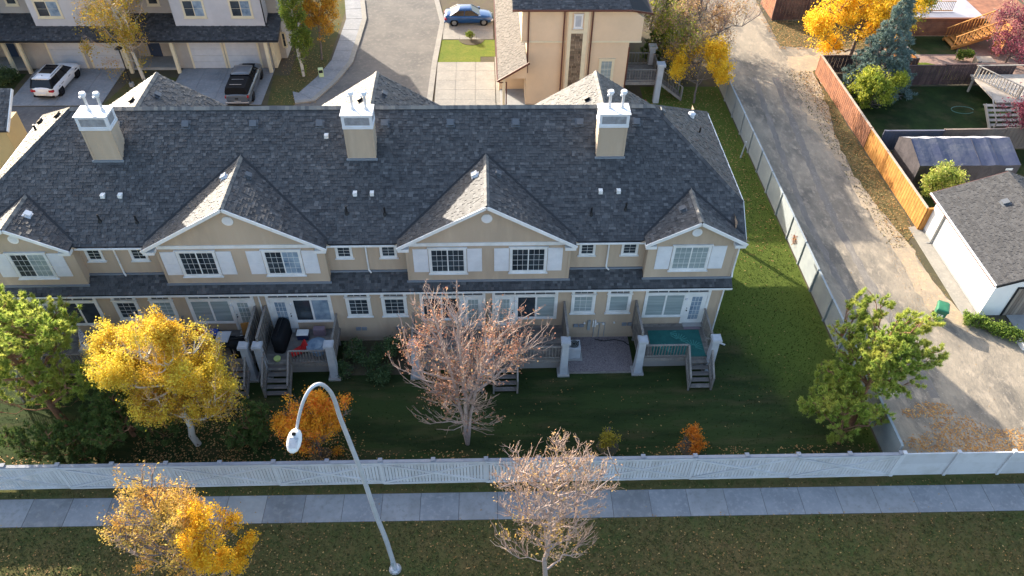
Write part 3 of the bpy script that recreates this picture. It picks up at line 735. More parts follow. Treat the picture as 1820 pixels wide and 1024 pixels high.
# yards on the right
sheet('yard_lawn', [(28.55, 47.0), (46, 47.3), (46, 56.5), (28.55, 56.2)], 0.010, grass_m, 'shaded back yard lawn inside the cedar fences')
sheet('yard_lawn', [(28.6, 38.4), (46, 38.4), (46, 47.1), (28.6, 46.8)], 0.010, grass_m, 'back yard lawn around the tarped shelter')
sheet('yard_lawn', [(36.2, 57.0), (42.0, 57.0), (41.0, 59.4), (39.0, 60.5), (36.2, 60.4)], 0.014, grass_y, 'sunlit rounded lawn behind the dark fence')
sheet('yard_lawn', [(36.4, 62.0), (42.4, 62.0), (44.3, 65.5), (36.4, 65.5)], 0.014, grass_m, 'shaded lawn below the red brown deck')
brick = mat('brick_paving', (0.3, 0.19, 0.15), 0.9, col2=(0.24, 0.17, 0.14), nscale=1.2, bump=.4, bscale=20, col3=(0.36, 0.26, 0.2), n3=5)
sheet('patio', [(33, 57.0), (52, 57.0), (52, 66), (33, 66)], 0.008, brick, 'pinkish brick paving around the far yard lawns')
# garage apron and drive
sheet('apron', [(28.0, 29.6), (28.9, 29.6), (28.9, 38.2), (28.1, 38.0)], 0.05, conc, 'pale concrete strip along the white garage wall', thick=.05)
def blob_mask(cs):
    def f(X, Y):
        k = np.zeros(len(X), bool)
        for (x, y, rx, ry) in cs: k |= (((X - x) / rx) ** 2 + ((Y - y) / ry) ** 2 + rng.normal(0, .35, len(X))) < 1
        return k
    return f
# fallen leaves and grass tufts
t_l = [(-36, wl(-36, 19.75)), (19.4, wl(19.4, 19.75)), (19.4, 50), (12.9, 50), (12.9, 28.7), (12.3, 26), (-36, 26)]
scatter('lawn_tufts', t_l, 52000, 0.08, blade_g, 0.02, True, 'short dark grass of the townhouse lawn')
scatter('verge_tufts', [(-30, 12), (32, 12), (32, wl(32, 17.55)), (-30, wl(-30, 17.55))], 60000, 0.10, blade_b, 0.02, True, 'brownish autumn grass below the footpath')
scatter('verge_tufts', [(-30, wl(-30, 19.1)), (32, wl(32, 19.1)), (32, wl(32, 19.42)), (-30, wl(-30, 19.42))], 7000, 0.09, blade_b, 0.02, True, 'thin grass strip between the footpath and the white fence')
scatter('fallen_leaves', [(-30, 12), (32, 12), (32, wl(32, 19.3)), (-30, wl(-30, 19.3))], 15000, 0.045, leaf_f, 0.06, False, 'brown fallen leaves strewn over the verge', lambda X, Y: (rng.random(len(X)) < np.where((Y > wl(X, 17.7)) & (Y < wl(X, 19.0)), .05, 1.0) * np.clip(.16 + 1.0 * np.exp(-((X + 12.5) ** 2 + (Y - 14.5) ** 2) / 14) + .8 * np.exp(-((X - 3) ** 2 + (Y - 14.5) ** 2) / 10) + .25 * (np.sin(X * .7) * np.sin(Y * 1.1 + X * .3) > .3), 0, 1)))
scatter('fallen_leaves', [(-30, wl(-30, 19.8)), (19.3, wl(19.3, 19.8)), (19.3, wl(19.3, 21.4)), (-30, wl(-30, 21.4))], 5200, 0.05, leaf_f, 0.04, False, 'leaves drifted against the lawn side of the white fence', lambda X, Y: rng.random(len(X)) < .25 + .6 * np.sin(X * .9) ** 2)
scatter('fallen_leaves', [(-17.5, 19.8), (-5.5, 19.8), (-5.5, 25.5), (-17.5, 25.5)], 5200, 0.05, leaf_f, 0.04, False, 'leaves lying below the yellow birch and the orange tree', blob_mask([(-14.3, 22, 3.6, 2.6), (-8.2, 21.4, 1.8, 1.5)]))
scatter('fallen_leaves', lane_pts[:19], 2600, 0.045, leaf_f, 0.02, False, 'leaf litter blown over the gravel lane', lambda X, Y: rng.random(len(X)) < .15 + .85 * (np.abs(X - 23.6) > 2.4))
scatter('weeds', [(19.75, 24), (20.3, 24), (20.3, 56), (19.75, 56)], 3000, .16, blade_b, .02, True, 'weeds along the lane side of the grey fence', lambda X, Y: np.sin(Y * 1.7) + np.sin(Y * .63) > .2)
scatter('weeds', [(26.0, 36), (27.6, 36), (28.2, 59), (26.0, 59)], 2200, .12, blade_d, .02, True, 'weeds at the edge of the gravel lane')
scatter('fallen_leaves', t_l, 2600, 0.045, leaf_f, 0.04, False, 'scattered small leaves on the townhouse lawn')
lb = [(gp(1660, 730), 1.0, .5), (gp(1700, 760), 1.3, .6), (gp(1660, 790), 1.3, .6), (gp(1620, 735), .5, .3), (gp(1760, 780), 1.6, .5), (gp(1800, 785), 2.2, .7), (gp(1740, 795), 2, .35), (gp(1720, 770), 1.0, .35)]
scatter('fallen_leaves', [(20, 19.2), (36, 19.0), (36, 26), (20, 26)], 19000, 0.055, leaf_o, 0.03, False, 'orange leaf drifts on the lane behind the white fence', blob_mask([(p.x, p.y, a, b) for p, a, b in lb]))
scatter('fallen_leaves', [(26.7, 36.5), (28.4, 37), (28.4, 59), (27, 59)], 1500, 0.06, leaf_f, 0.04, False, 'dry leaves in the weeds beside the cedar fence')
scatter('fallen_leaves', [(25, 30), (28, 30), (27.6, 37), (26, 40)], 900, 0.03, leaf_f, 0.02, False, 'tiny leaf litter along the lane edge by the garage')
scatter('fallen_leaves', [(26.6, 63), (38, 63), (38, 69), (26.6, 69)], 2600, 0.08, leaf_f, 0.04, False, 'leaf litter at the far bend of the lane')
scatter('fallen_leaves', [(13.2, 34), (19.3, 34), (19.3, 56), (13.2, 56)], 3500, 0.06, leaf_f, 0.03, False, 'brown leaves in the strip beside the grey fence', lambda X, Y: rng.random(len(X)) < (Y - 32) / 18)
scatter('fallen_leaves', [(-17, 54), (-13.3, 54), (-13.3, 64), (-17, 64)], 900, 0.06, leaf_f, 0.03, False, 'leaves under the aspen at the street bend')
scatter('river_rocks', [(4.4, 26.2), (7.95, 26.2), (7.95, 28.65), (4.4, 28.65)], 9000, 0.035, rocks, 0.03, False, 'small rounded stones of the river rock bed')
gv = mat('gravel_stones', (0.3, 0.28, 0.24), 0.95, island=ramp4((0.2, 0.18, 0.16), (0.32, 0.29, 0.25), (0.4, 0.36, 0.3)))
scatter('lane_gravel', lane_pts[:19], 26000, 0.035, gv, 0.014, False, 'loose gravel scattered over the lane')

# ================================================================== THE TOWNHOUSE ROW
H_ = empty('townhouse_row', (-6, 34.7, 0), 0, 'long tan townhouse row with slate roof, three chimneys and rear decks', 'building')
X0, X1 = -24.95, 12.68
YW, YR = 28.7, 29.2            # lower wall, recessed upper wall
YB = 40.4
RP = 0.71
def zmain(y): return 7.08 + RP * (y - 28.8)
# solid cores
MB().box(X0, 9.1, YW + .005, YB, 0.0, 4.55).build('wall_core', tan, H_)
MB().box(9.1, X1, YW + .005, 36.6, 0.0, 4.55).build('wall_core', tan, H_)
MB().box(9.1, X1, 36.6, YB + .6, 4.2, 4.55).build('porch_ceiling', white, H_)
MB().box(X1 - .22, X1 - .02, YB + .35, YB + .55, 0, 4.2).build('porch_column', white, H_)
w = MB(); lap_wall(w, YW, 0.35, 4.5, lambda z: (X0, X1)); lap_side(w, X1, .35, 4.5, YW, 36.6); lap_side(w, X0, .35, 4.5, YW, YB, -1)
w.build('lower_siding', tan, H_)
MB().box(X0 - .0, X0 + .1, YW - .03, YW - .018, .4, 4.2).build('corner_trim', tan, H_); MB().box(X1 - .1, X1 + .03, YW - .03, YW - .018, .4, 4.3).build('corner_trim', tan, H_)
MB().box(X0, X1, YR + .005, YB, 4.56, 7.02).add([(X1, YR, 7.0), (X1, 30.2, 8.0), (X1, 39.2, 8.0), (X1, YB, 7.0), (X0, YR, 7.0), (X0, 30.2, 8.0), (X0, 39.2, 8.0), (X0, YB, 7.0)], [(0, 3, 2, 1), (4, 5, 6, 7)]).build('wall_core', tan, H_)
w = MB(); lap_wall(w, YR, 4.8, 7.0, lambda z: (X0, X1)); lap_side(w, X1, 4.5, 7.9, YR, YB)
w.build('upper_siding', tan, H_)
# lower roof skirt
SP = 0.69
o = roof_plane(H_, [(-25.3, 28.25, 4.28), (12.98, 28.25, 4.28), (12.98, 29.22, 4.28 + SP * .97), (-25.3, 29.22, 4.28 + SP * .97)], shingle, under, 3)
MB().box(-25.3, 12.98, 28.20, 28.245, 4.245, 4.275).build('shadow_gap_strip', black, H_)  # black strip stands in for the shadow gap under the roof edge
MB().box(-25.3, 12.98, 28.17, 28.24, 4.13, 4.242).build('gutter', white, H_)
MB().box(-25.3, 12.98, 28.245, 28.7, 4.12, 4.15).build('soffit', white, H_)
# main roof: front, right hip, left hip, rear
E0, E1 = 28.8, 40.6
XL, XR = -25.25, 13.2
RZ = zmain(34.7)
yc = 30.4; zc = zmain(yc)
front = [(XL, E0, 7.08), (XR, E0, 7.08), (XR, yc, zc), (XR - 4.3, 34.7, RZ), (XL + 4.3, 34.7, RZ), (XL, yc, zc)]
roof_plane(H_, front, shingle, under, 5)
yb = 69.4 - yc
roof_plane(H_, [(XR, yc, zc), (XR, yb, zc), (XR - 4.3, 34.7, RZ)], shingle, under, 6)
roof_plane(H_, [(XL, yb, zc), (XL, yc, zc), (XL + 4.3, 34.7, RZ)], shingle, under, 7)
roof_plane(H_, [(XR, E1, 7.08), (XL, E1, 7.08), (XL, yb, zc), (XL + 4.3, 34.7, RZ), (XR - 4.3, 34.7, RZ), (XR, yb, zc)], shingle, under, 8)
ridge_caps(H_, (XL + 4.3, 34.7, RZ + .03), (XR - 4.3, 34.7, RZ + .03), w=.17)
for sx, xa in ((1, XR), (-1, XL)):
    for y in (yc, yb): ridge_caps(H_, (xa, y, zc + .03), (xa - sx * 4.3, 34.7, RZ + .03), m=shingle, w=.15)
    MB().box(min(xa, xa + sx * .05), max(xa, xa + sx * .05), yc, yb, zc - .17, zc + .02).build('fascia', white, H_)
    MB().slab([(xa + sx * .002, E0, 7.1), (xa + sx * .03, E0, 7.1), (xa + sx * .03, yc, zc + .02), (xa + sx * .002, yc, zc + .02)], .2).build('rake_board', white, H_)
# eaves of the recessed parts: gutter and soffit
gab = [(0.10, 4.44, 7.20, 9.75, -3.97, 4.30), (-12.29, 4.44, 7.20, 9.75, -16.25, -8.05), (10.565, 2.53, 7.22, 8.62, 8.29, 12.85), (-22.75, 2.53, 7.22, 8.62, -25.1, -20.33)]
for a, b in ((4.35, 8.2), (-7.95, -4.1), (-20.2, -16.4)):
    MB().box(a, b, 28.74, 28.79, 7.03, 7.06).build('shadow_gap_strip', black, H_)  # dark shadow gap above the recessed gutters, done as a black strip
    MB().box(a + .05, b - .05, 28.70, 28.78, 6.93, 7.028).build('gutter', white, H_)
    MB().box(a, b, 28.79, YR, 6.9, 6.93).build('soffit', white, H_)
# bumps with gables
for gi, (xc, hw, ze, za, wx0, wx1) in enumerate(gab):
    pit = (za - ze) / hw
    MB().box(wx0, wx1, YW + .005, YR + .3, 4.5, 7.12).build('wall_core', tan, H_)
    MB().slab([(wx0, YW + .01, 7.1), (wx1, YW + .01, 7.1), (wx1, YR + 1, 7.1), (wx0, YR + 1, 7.1)], .02).build('wall_core', tan, H_)
    def xf(z, xc=xc, hw=hw, za=za, pit=pit, wx0=wx0, wx1=wx1):
        if z < 7.1: return (wx0, wx1)
        d = min((za - .03 - z) / pit, (wx1 - wx0) / 2)
        return (xc - max(d, 0.001), xc + max(d, 0.001))
    w = MB(); lap_wall(w, YW, 4.66, za - .1, xf); lap_side(w, wx1, 4.66, 7.1, YW, YR, 1); lap_side(w, wx0, 4.66, 7.1, YW, YR, -1)
    w.build('gable_siding', tan, H_)
    zz = za - .05
    MB().add([(xc - (zz - 7.0) / pit, YW + .01, 7.0), (xc + (zz - 7.0) / pit, YW + .01, 7.0), (xc, YW + .01, zz)], [(0, 1, 2)]).build('gable_core', tan, H_)
    MB().box(wx0 - .03, wx0 + .09, YW - .035, YW - .02, 4.66, 7.1).build('corner_trim', tan, H_); MB().box(wx1 - .09, wx1 + .03, YW - .035, YW - .02, 4.66, 7.1).build('corner_trim', tan, H_)
    MB().box(wx0 - .1, wx1 + .1, YW - .1, YW - .02, 4.56, 4.66).build('flashing', flash, H_)
    if hw > 4: MB().box(wx0 + .1, wx1 - .1, YW - .06, YW - .02, 7.0, 7.2).build('band_board', white, H_)
    # roof planes
    yf = 28.3
    yr_ = 28.8 + (za - 7.08) / RP; ye = 28.8 + (ze - 7.08) / RP
    Lp = [(xc - hw, ye, ze), (xc - hw, yf, ze), (xc, yf, za), (xc, yr_, za)]
    Rp = [(xc + hw, yf, ze), (xc + hw, ye, ze), (xc, yr_, za), (xc, yf, za)]
    roof_plane(H_, Lp, shingle, under, 20 + gi, thick=.1)
    roof_plane(H_, Rp, shingle, under, 30 + gi, thick=.1)
    ridge_caps(H_, (xc, yf, za + .02), (xc, yr_ + .1, za + .02), w=.13)
    for sx in (-1, 1):
        r = MB(); a = Vector((xc, yf - .02, za - .08)); b = Vector((xc + sx * (hw + .02), yf - .02, ze - .08))
        r.bar(a, b, .05, .17, (0, 0, 1)); r.build('rake_board', white, H_)
        MB().box(min(xc + sx * hw, xc + sx * (hw - .55)), max(xc + sx * hw, xc + sx * (hw - .55)), yf + .01, YW, ze - .3, ze - .12).build('eave_return', white, H_)
        # open valley metal beside the gable
        p = Vector((xc + sx * hw, ye, ze + .035)); q = Vector((xc, yr_, za + .035)); d = (q - p).normalized()
        MB().bar(p, q, .16, .012, (0, -RP, 1)).build('valley', under, H_)
    v = MB(); vz = 8.72 if hw > 4 else 7.7
    v.cyl((xc, vz), .27 if hw > 4 else .25, YW - .055, YW - .018, 20, axis='y'); vo = v.build('gable_vent', white, H_)
    MB().cyl((xc, vz), .2 if hw > 4 else .18, YW - .06, YW - .056, 20, axis='y').build('vent_face', shade_s, vo)
# windows of the bumps with shutters
for k, (a, b) in enumerate([(9.52, 11.50), (1.23, 3.14), (-2.86, -0.95), (-11.12, -9.2), (-15.32, -13.4), (-23.52, -21.62)]):
    pn = [(glass_b,), (glass_d,), (glass_d,), (glass_d, glass_l), (glass_d,), (glass_d, glass_b)][k]
    window(H_, a, b, 5.14, 6.86, YW - .016, 2, (3, 4) , pn, trim=.12)
    for sx in (0, 1):
        if sx: s0, s1 = b + .03, b + .78
        else: s0, s1 = a - .78, a - .03
        if k == 5 and not sx: s0 -= .0
        s = MB().box(s0, s1, YW - .05, YW - .017, 5.25, 6.79); s.box(s0 + .06, s1 - .06, YW - .056, YW - .0505, 5.31, 6.0).box(s0 + .06, s1 - .06, YW - .056, YW - .0505, 6.06, 6.73)
        s.build('shutter', shade_s, H_)
for a, b in [(4.82, 5.66), (7.0, 7.87), (-7.6, -6.75), (-5.36, -4.5), (-20.03, -19.2), (-17.85, -17.0)]:
    window(H_, a, b, 5.82, 6.66, YR - .016, 1, (3, 3) if False else (2, 3), (glass_d,), trim=.1)
for x in (6.33, -6.05, -18.55):
    MB().tube([(x - .06, 28.74, 6.95), (x - .04, 28.95, 6.85), (x, YR - .06, 6.7), (x, YR - .06, 5.08), (x + .02, YR - .1, 5.0), (x + .14, YR - .22, 4.93)], .045, 6).build('downspout', white, H_)
MB().box(-25.1, 12.7, YR - .1, YR - .018, 4.86, 4.96).build('flashing', flash, H_)
MB().tube([(12.98, 28.4, 7.05), (12.92, 28.66, 6.8), (12.92, 28.66, 5.0), (12.9, 28.5, 4.75)], .045, 6).build('downspout', white, H_)
MB().tube([(12.75, 28.3, 4.1), (12.74, 28.64, 3.9), (12.74, 28.64, .3), (12.9, 28.6, .12)], .045, 6).build('downspout', white, H_)
# patio door and window units, lower floor
units = [(8.56, 12.1, 'R', 0), (0.33, 3.86, 'L', 1), (-3.52, -0.02, 'R', 2), (-11.6, -8.2, 'L', 3), (-15.72, -12.22, 'R', 4), (-23.75, -20.33, 'L', 5)]
for (a, b, side, k) in units:
    yw = YW - .016
    f = MB(); t = .13
    zb = 1.12
    dw = 1.28                                 # door half of the unit
    if side == 'R': wx0, wx1, dx0, dx1 = a, b - dw, b - dw, b
    else: wx0, wx1, dx0, dx1 = a + dw, b, a, a + dw
    f.box(a, b, yw - .06, yw, 3.82, 3.96)
    f.box(a + .0, a + t, yw - .055, yw, zb if side == 'L' else 1.72, 3.82); f.box(b - t, b, yw - .055, yw, 1.72 if side == 'L' else zb, 3.82)
    f.box(a + t, b - t, yw - .05, yw, 3.36, 3.52)
    f.box(wx0, wx1, yw - .07, yw, 1.64, 1.74)
    xm = dx0 if side == 'R' else dx1
    f.box(xm - .07, xm + .07, yw - .052, yw, zb, 3.36)
    uo = f.build('patio_unit', white, H_)
    for i in range(3):
        p, q = a + t + (b - a - 2 * t) * i / 3, a + t + (b - a - 2 * t) * (i + 1) / 3
        MB().box(p + .03, q - .03, yw - .02, yw - .005, 3.55, 3.79).build('transom_pane', glass_d, uo)
        s = MB(); s.box(p, p + .03, yw - .04, yw, 3.52, 3.82).box(q - .03, q, yw - .04, yw, 3.52, 3.82); xm2 = (p + q) / 2; s.box(xm2 - .012, xm2 + .012, yw - .03, yw - .021, 3.55, 3.79); s.build('transom_bar', white, uo)
    # slider window
    a2, b2 = wx0 + (t if side == 'R' else .07) , wx1 - (t if side == 'L' else .07)
    mid = (a2 + b2) / 2
    for i, (p, q) in enumerate(((a2, mid), (mid, b2))):
        gm = [(glass_b, glass_b), (glass_d, glass_b), (glass_d, glass_d), (glass_d, glass_l), (glass_b, glass_b), (glass_d, glass_d)][k][i]
        MB().box(p + .05, q - .05, yw - .02 - .006 * i, yw - .005, 1.8, 3.31).build('pane', gm, uo)
        s = MB(); s.box(p, p + .05, yw - .04, yw, 1.742, 3.36).box(q - .05, q, yw - .04, yw, 1.742, 3.36).box(p + .05, q - .05, yw - .038, yw, 1.742, 1.8).box(p + .05, q - .05, yw - .038, yw, 3.31, 3.358); s.build('sash', white, uo)
    # door
    d0, d1 = dx0 + (.1 if side == 'R' else .16), dx1 - (.16 if side == 'R' else .1)
    dx = (d0 + d1) / 2
    do = MB().box(d0 - .02, d1 + .02, yw - .03, yw - .001, zb + .03, 3.355).build('door', white, uo)
    MB().box(dx - .27, dx + .27, yw - .04, yw - .031, 1.45, 3.18).build('door_glass', glass_l if k in (0, 3, 5) else glass_b, uo)
    s = MB()
    for i in range(1, 3): s.box(dx - .27 + .18 * i - .008, dx - .27 + .18 * i + .008, yw - .048, yw - .041, 1.45, 3.18)
    for i in range(1, 5): s.box(dx - .27, dx + .27, yw - .05, yw - .0405, 1.45 + .346 * i - .008, 1.45 + .346 * i + .008)
    s.build('glazing_bars', white, uo)
    hx = d0 + .06 if side == 'R' else d1 - .06
    MB().cyl((hx, 2.15), .035, yw - .09, yw - .03, 8, axis='y').cyl((hx, 2.32), .028, yw - .06, yw - .03, 8, axis='y').build('door_handle', black, uo)
    MB().box(dx0 + .1, dx1 - .1, yw - .3, yw, zb - .08, zb + .02).build('threshold', conc_l, uo)
    MB().cyl(((dx0 + .03) if side == 'R' else dx1 - .02, 3.05), .07, yw - .14, yw - .056, 8, axis='y').build('wall_lamp', shade_s, H_)
for k, (a, b) in enumerate([(4.6, 5.9), (6.53, 7.84), (-7.45, -6.14), (-5.56, -4.22), (-19.55, -18.3), (-17.64, -16.44)]):
    yw = YW - .016
    gm = (glass_b,) if k in (0, 1, 5) else (glass_d,)
    wo = window(H_, a, b, 2.02, 3.46, yw, 1, (3, 4) if k not in (1,) else None, gm, trim=.15)
    f = MB().box(a, a + .15, yw - .05, yw, 3.46, 3.92).box(b - .15, b, yw - .05, yw, 3.46, 3.92).box(a + .15, b - .15, yw - .048, yw, 3.82, 3.92)
    f.build('transom_frame', white, wo)
    MB().box(a + .18, b - .18, yw - .02, yw - .005, 3.55, 3.8).build('transom_pane', glass_d, wo)
    s = MB()
    for i in range(1, 3): xx = a + .15 + (b - a - .3) * i / 3; s.box(xx - .01, xx + .01, yw - .03, yw - .021, 3.52, 3.82)
    s.build('glazing_bars', white, wo)
for x in (-12.02, 6.9): pass
MB().tube([(-11.95, 28.25, 4.1), (-11.93, YW - .07, 3.95), (-11.93, YW - .07, .2)], .045, 6).build('downspout', white, H_)
# meters, pipes and boxes on the wall
for x, z in ((4.85, .95), (8.0 - .45, 1.0), (-7.15, .95), (-4.95, .95)):
    m_ = MB().box(x, x + .26, YW - .1, YW - .017, z, z + .2).box(x + .32, x + .58, YW - .1, YW - .017, z, z + .2); m_.build('outlet_box', flash, H_)
mt = MB().box(5.62, 5.78, YW - .14, YW - .017, .75, 1.45).build('meter_box', fence_g, H_)
for x in (5.9, 6.02): MB().box(x, x + .07, YW - .1, YW - .017, .95, 1.45).build('utility_pipe', white, H_)
MB().tube([(6.0, YW - .08, .95), (6.0, YW - .08, .1)], .02, 6).tube([(6.15, YW - .08, 1.2), (6.3, YW - .08, 1.2), (6.3, YW - .08, .1)], .02, 6).tube([(6.15, YW - .06, 1.25), (6.6, YW - .06, 1.25), (6.6, YW - .06, .1)], .018, 6).build('utility_pipe', fence_g, H_)
for x in (6.15, 6.5): MB().cyl((x, 1.2), .06, YW - .14, YW - .03, 8, axis='y').build('gas_meter', white, H_)
for x in (5.45, 7.1): MB().cyl((x, 1.25), .05, YW - .1, YW - .017, 8, axis='y').build('wall_vent', white, H_)

# chimneys
def chimney(xc, par):
    hw = .70; y0, y1 = 32.42, 33.3; zb = 9.3; zs = 11.42
    c = MB(); c.box(xc - hw + .01, xc + hw - .01, y0 + .01, y1, zb, 11.5); co = c.build('chimney', tan, par)
    w = MB(); lap_wall(w, y0, 9.66, zs, lambda z: (xc - hw, xc + hw)); lap_side(w, xc + hw, 9.6, zs, y0, y1, 1); lap_side(w, xc - hw, 9.6, zs, y0, y1, -1)
    w.build('chimney_siding', tan, co)
    MB().box(xc - hw - .02, xc - hw + .08, y0 - .035, y0 - .018, 9.7, zs).box(xc + hw - .08, xc + hw + .02, y0 - .035, y0 - .018, 9.7, zs).build('corner_trim', tan, co)
    MB().box(xc - hw - .08, xc + hw + .08, y0 - .1, y0 - .018, 9.6, 9.7).build('flashing', flash, co)
    k = MB(); k.box(xc - hw - .05, xc + hw + .05, y0 - .06, y1 + .05, zs, zs + .14); k.box(xc - hw - .02, xc + hw + .02, y0 - .03, y1 + .02, zs + .14, 12.12)
    k.box(xc - hw - .05, xc + hw + .05, y0 - .06, y1 + .05, 12.1, 12.16)
    k.box(xc - hw - .045, xc - hw + .06, y0 - .05, y0 - .03, zs + .14, 12.1).box(xc + hw - .06, xc + hw + .045, y0 - .05, y0 - .03, zs + .14, 12.1)
    k.box(xc + hw + .02, xc + hw + .045, y0 - .03, y0 + .08, zs + .14, 12.1).box(xc + hw + .02, xc + hw + .045, y1 - .08, y1 + .04, zs + .14, 12.1)
    k.box(xc - hw - .09, xc + hw + .09, y0 - .1, y1 + .09, 12.16, 12.2)
    k.build('chimney_crown', shade_s, co)
    pm = mat('crown_panel', (0.3, 0.31, 0.33), 0.6, col2=(0.2, 0.2, 0.22), nscale=4)
    MB().box(xc - hw + .1, xc + hw - .1, y0 - .036, y0 - .0305, zs + .2, 12.04).build('crown_panel', pm, co)
    MB().box(xc + hw + .021, xc + hw + .026, y0 + .14, y1 - .14, zs + .2, 12.04).build('crown_panel', pm, co)
    for dx in (-.22, .42):
        fm = mat('galvanised_flue', (0.55, 0.56, 0.58), 0.4, metal=.4)
        f = MB(); f.cyl((xc + dx, 32.95), .11, 12.2, 12.32, 12, r1=.075); f.cyl((xc + dx, 32.95), .065, 12.3, 12.98, 12); f.build('flue', fm, co)
        f = MB(); f.cyl((xc + dx, 32.95), .12, 12.95, 13.02, 12); f.cyl((xc + dx, 32.95), .17, 13.06, 13.16, 12, r1=.13); f.cyl((xc + dx, 32.95), .09, 13.02, 13.06, 10)
        f.cyl((xc + dx - .13, 32.88), .06, 12.9, 12.98, 8)
        f.build('flue_cap', shade_s, co)
for x in (-18.82, -6.17, 6.45): chimney(x, H_)
# roof vents
def on_main(x, y, dz=0): return Vector((x, y, zmain(y) + dz))
vent_top = mat('vent_metal', (0.1, 0.11, 0.125), 0.5)
def box_vent(p, par, s=.2, up=None, m=None):
    # low boxy vent standing square on a slope falling towards -y
    n = Vector((0, -RP, 1)).normalized() if up is None else up
    v = MB()
    ux = Vector((1, 0, 0)) if abs(n.x) < .3 else Vector((0, 1, 0))
    us = n.cross(ux).normalized()
    def hx(a, b, c, d, h0, h1):
        return [p + ux * a + us * c + n * h0, p + ux * b + us * c + n * h0, p + ux * b + us * d + n * h0, p + ux * a + us * d + n * h0,
                p + ux * a + us * c + n * h1, p + ux * b + us * c + n * h1, p + ux * b + us * d + n * h1, p + ux * a + us * d + n * h1]
    v.hexa(hx(-s * .8, s * .8, -s * .8, s * .8, 0, .14)); v.hexa(hx(-s, s, -s, s, .12, .17))
    v.hexa(hx(-s * 1.35, s * 1.35, -s * 1.35, s * 1.35, -.01, .022))
    return v.build('roof_vent', m or vent_top, par)
for x in (-18.5, -15.1, -11.7, -8.35, -5.05, -1.7, 1.65, 4.95, 8.0 - .1): box_vent(on_main(x, 33.95), H_, .17)
def small_vent(p, par):
    MB().box(p.x - .1, p.x + .1, p.y - .12, p.y + .12, p.z - .06, p.z + .13).build('exhaust_vent', white, par)
for x in (-18.95, -18.1, -6.5, -5.65, 5.9, 6.82): small_vent(on_main(x, 30.9), H_)
small_vent(on_main(-8.0, 33.4), H_)
for x, y in ((-19.0, 29.85), (-17.2, 29.8), (-6.9, 30.1), (-5.0, 30.05), (5.38, 29.95), (7.15, 30.15)):
    p = on_main(x, y); MB().cyl((p.x, p.y), .05, p.z - .05, p.z + .42, 8).cyl((p.x, p.y), .14, p.z - .12, p.z + .1, 10, r1=.06).build('vent_pipe', black, H_)
for gi, (xc, hw, ze, za, wx0, wx1) in enumerate(gab):
    pit = (za - ze) / hw
    dd = .55; yv = 31.3 if hw > 4 else 29.75
    n1 = Vector((pit, 0, 1)).normalized(); n2 = Vector((-pit, 0, 1)).normalized()
    if gi in (0, 1): box_vent(Vector((xc + dd, yv, za - pit * dd)), H_, .15, n1); box_vent(Vector((xc - dd, yv - .1, za - pit * dd)), H_, .15, n2, shade_s)
    if gi == 2: box_vent(Vector((xc - dd * 1.1, yv, za - pit * dd * 1.1)), H_, .15, n2)
    if gi == 3: box_vent(Vector((xc + dd * .9, yv, za - pit * dd * .9)), H_, .15, n1, shade_s)
n3 = Vector((RP, 0, 1)).normalized()
box_vent(Vector((XR - 3.9, 34.6, RZ - .4 * RP * 1.1)), H_, .15, n3)
p = Vector((XR - 1.6, 36.7, zc + 1.6 * RP)); MB().cyl((p.x, p.y), .17, p.z - .1, p.z + .2, 12).cyl((p.x, p.y), .22, p.z + .2, p.z + .3, 12, r1=.1).build('roof_vent', shade_s, H_)
p = Vector((XR - 1.4, 35.3, zc + 1.4 * RP)); MB().cyl((p.x, p.y), .05, p.z - .1, p.z + .35, 8).build('vent_pipe', black, H_)
n4 = Vector((-RP, 0, 1)).normalized()
for (u, y) in ((.7, 37.5), (3.3, 35.1)): box_vent(Vector((XL + u, y, zc + u * RP)), H_, .17, n4, black)
p = Vector((XL + .8, 36.6, zc + .8 * RP)); MB().cyl((p.x, p.y), .06, p.z - .1, p.z + .35, 8).build('vent_pipe', black, H_)
# rear gables over the front doors
for gi, xc in enumerate((-19.1, -6.27, 6.75)):
    za, hw, pit = 9.65, 6.1, .62
    ze = za - hw * pit; yf = 41.3; yr_ = 34.7 + (RZ - za) / RP; ye = min(34.7 + (RZ - ze) / RP, 40.6)
    roof_plane(H_, [(xc + hw, ye, ze), (xc + hw, yf, ze), (xc, yf, za), (xc, yr_, za)], shingle, under, 50 + gi)
    roof_plane(H_, [(xc - hw, yf, ze), (xc - hw, ye, ze), (xc, yr_, za), (xc, yf, za)], shingle, under, 60 + gi)
    ridge_caps(H_, (xc, yr_, za + .02), (xc, yf, za + .02), w=.15)
    MB().add([(xc - hw + .3, 41.0, ze), (xc + hw - .3, 41.0, ze), (xc, 41.0, za - .2), (xc - hw + .3, 40.4, ze), (xc + hw - .3, 40.4, ze), (xc, 40.4, za - .2)], [(0, 2, 1), (3, 4, 5), (0, 1, 4, 3)]).box(xc - hw + .3, xc + hw - .3, 40.3, 41.0, 4.21, ze + .01).box(xc - hw + .3, (xc + hw - .3) if gi < 2 else 9.1, 40.3, 41.0, 0, 4.2).build('rear_wall', tan, H_)
    a_ = Vector((pit, 0, 1)).normalized(); b_ = Vector((-pit, 0, 1)).normalized()
    box_vent(Vector((xc + .55, 39.3, za - .55 * pit)), H_, .16, a_); box_vent(Vector((xc - .75, 38.9, za - .75 * pit)), H_, .16, b_, black)
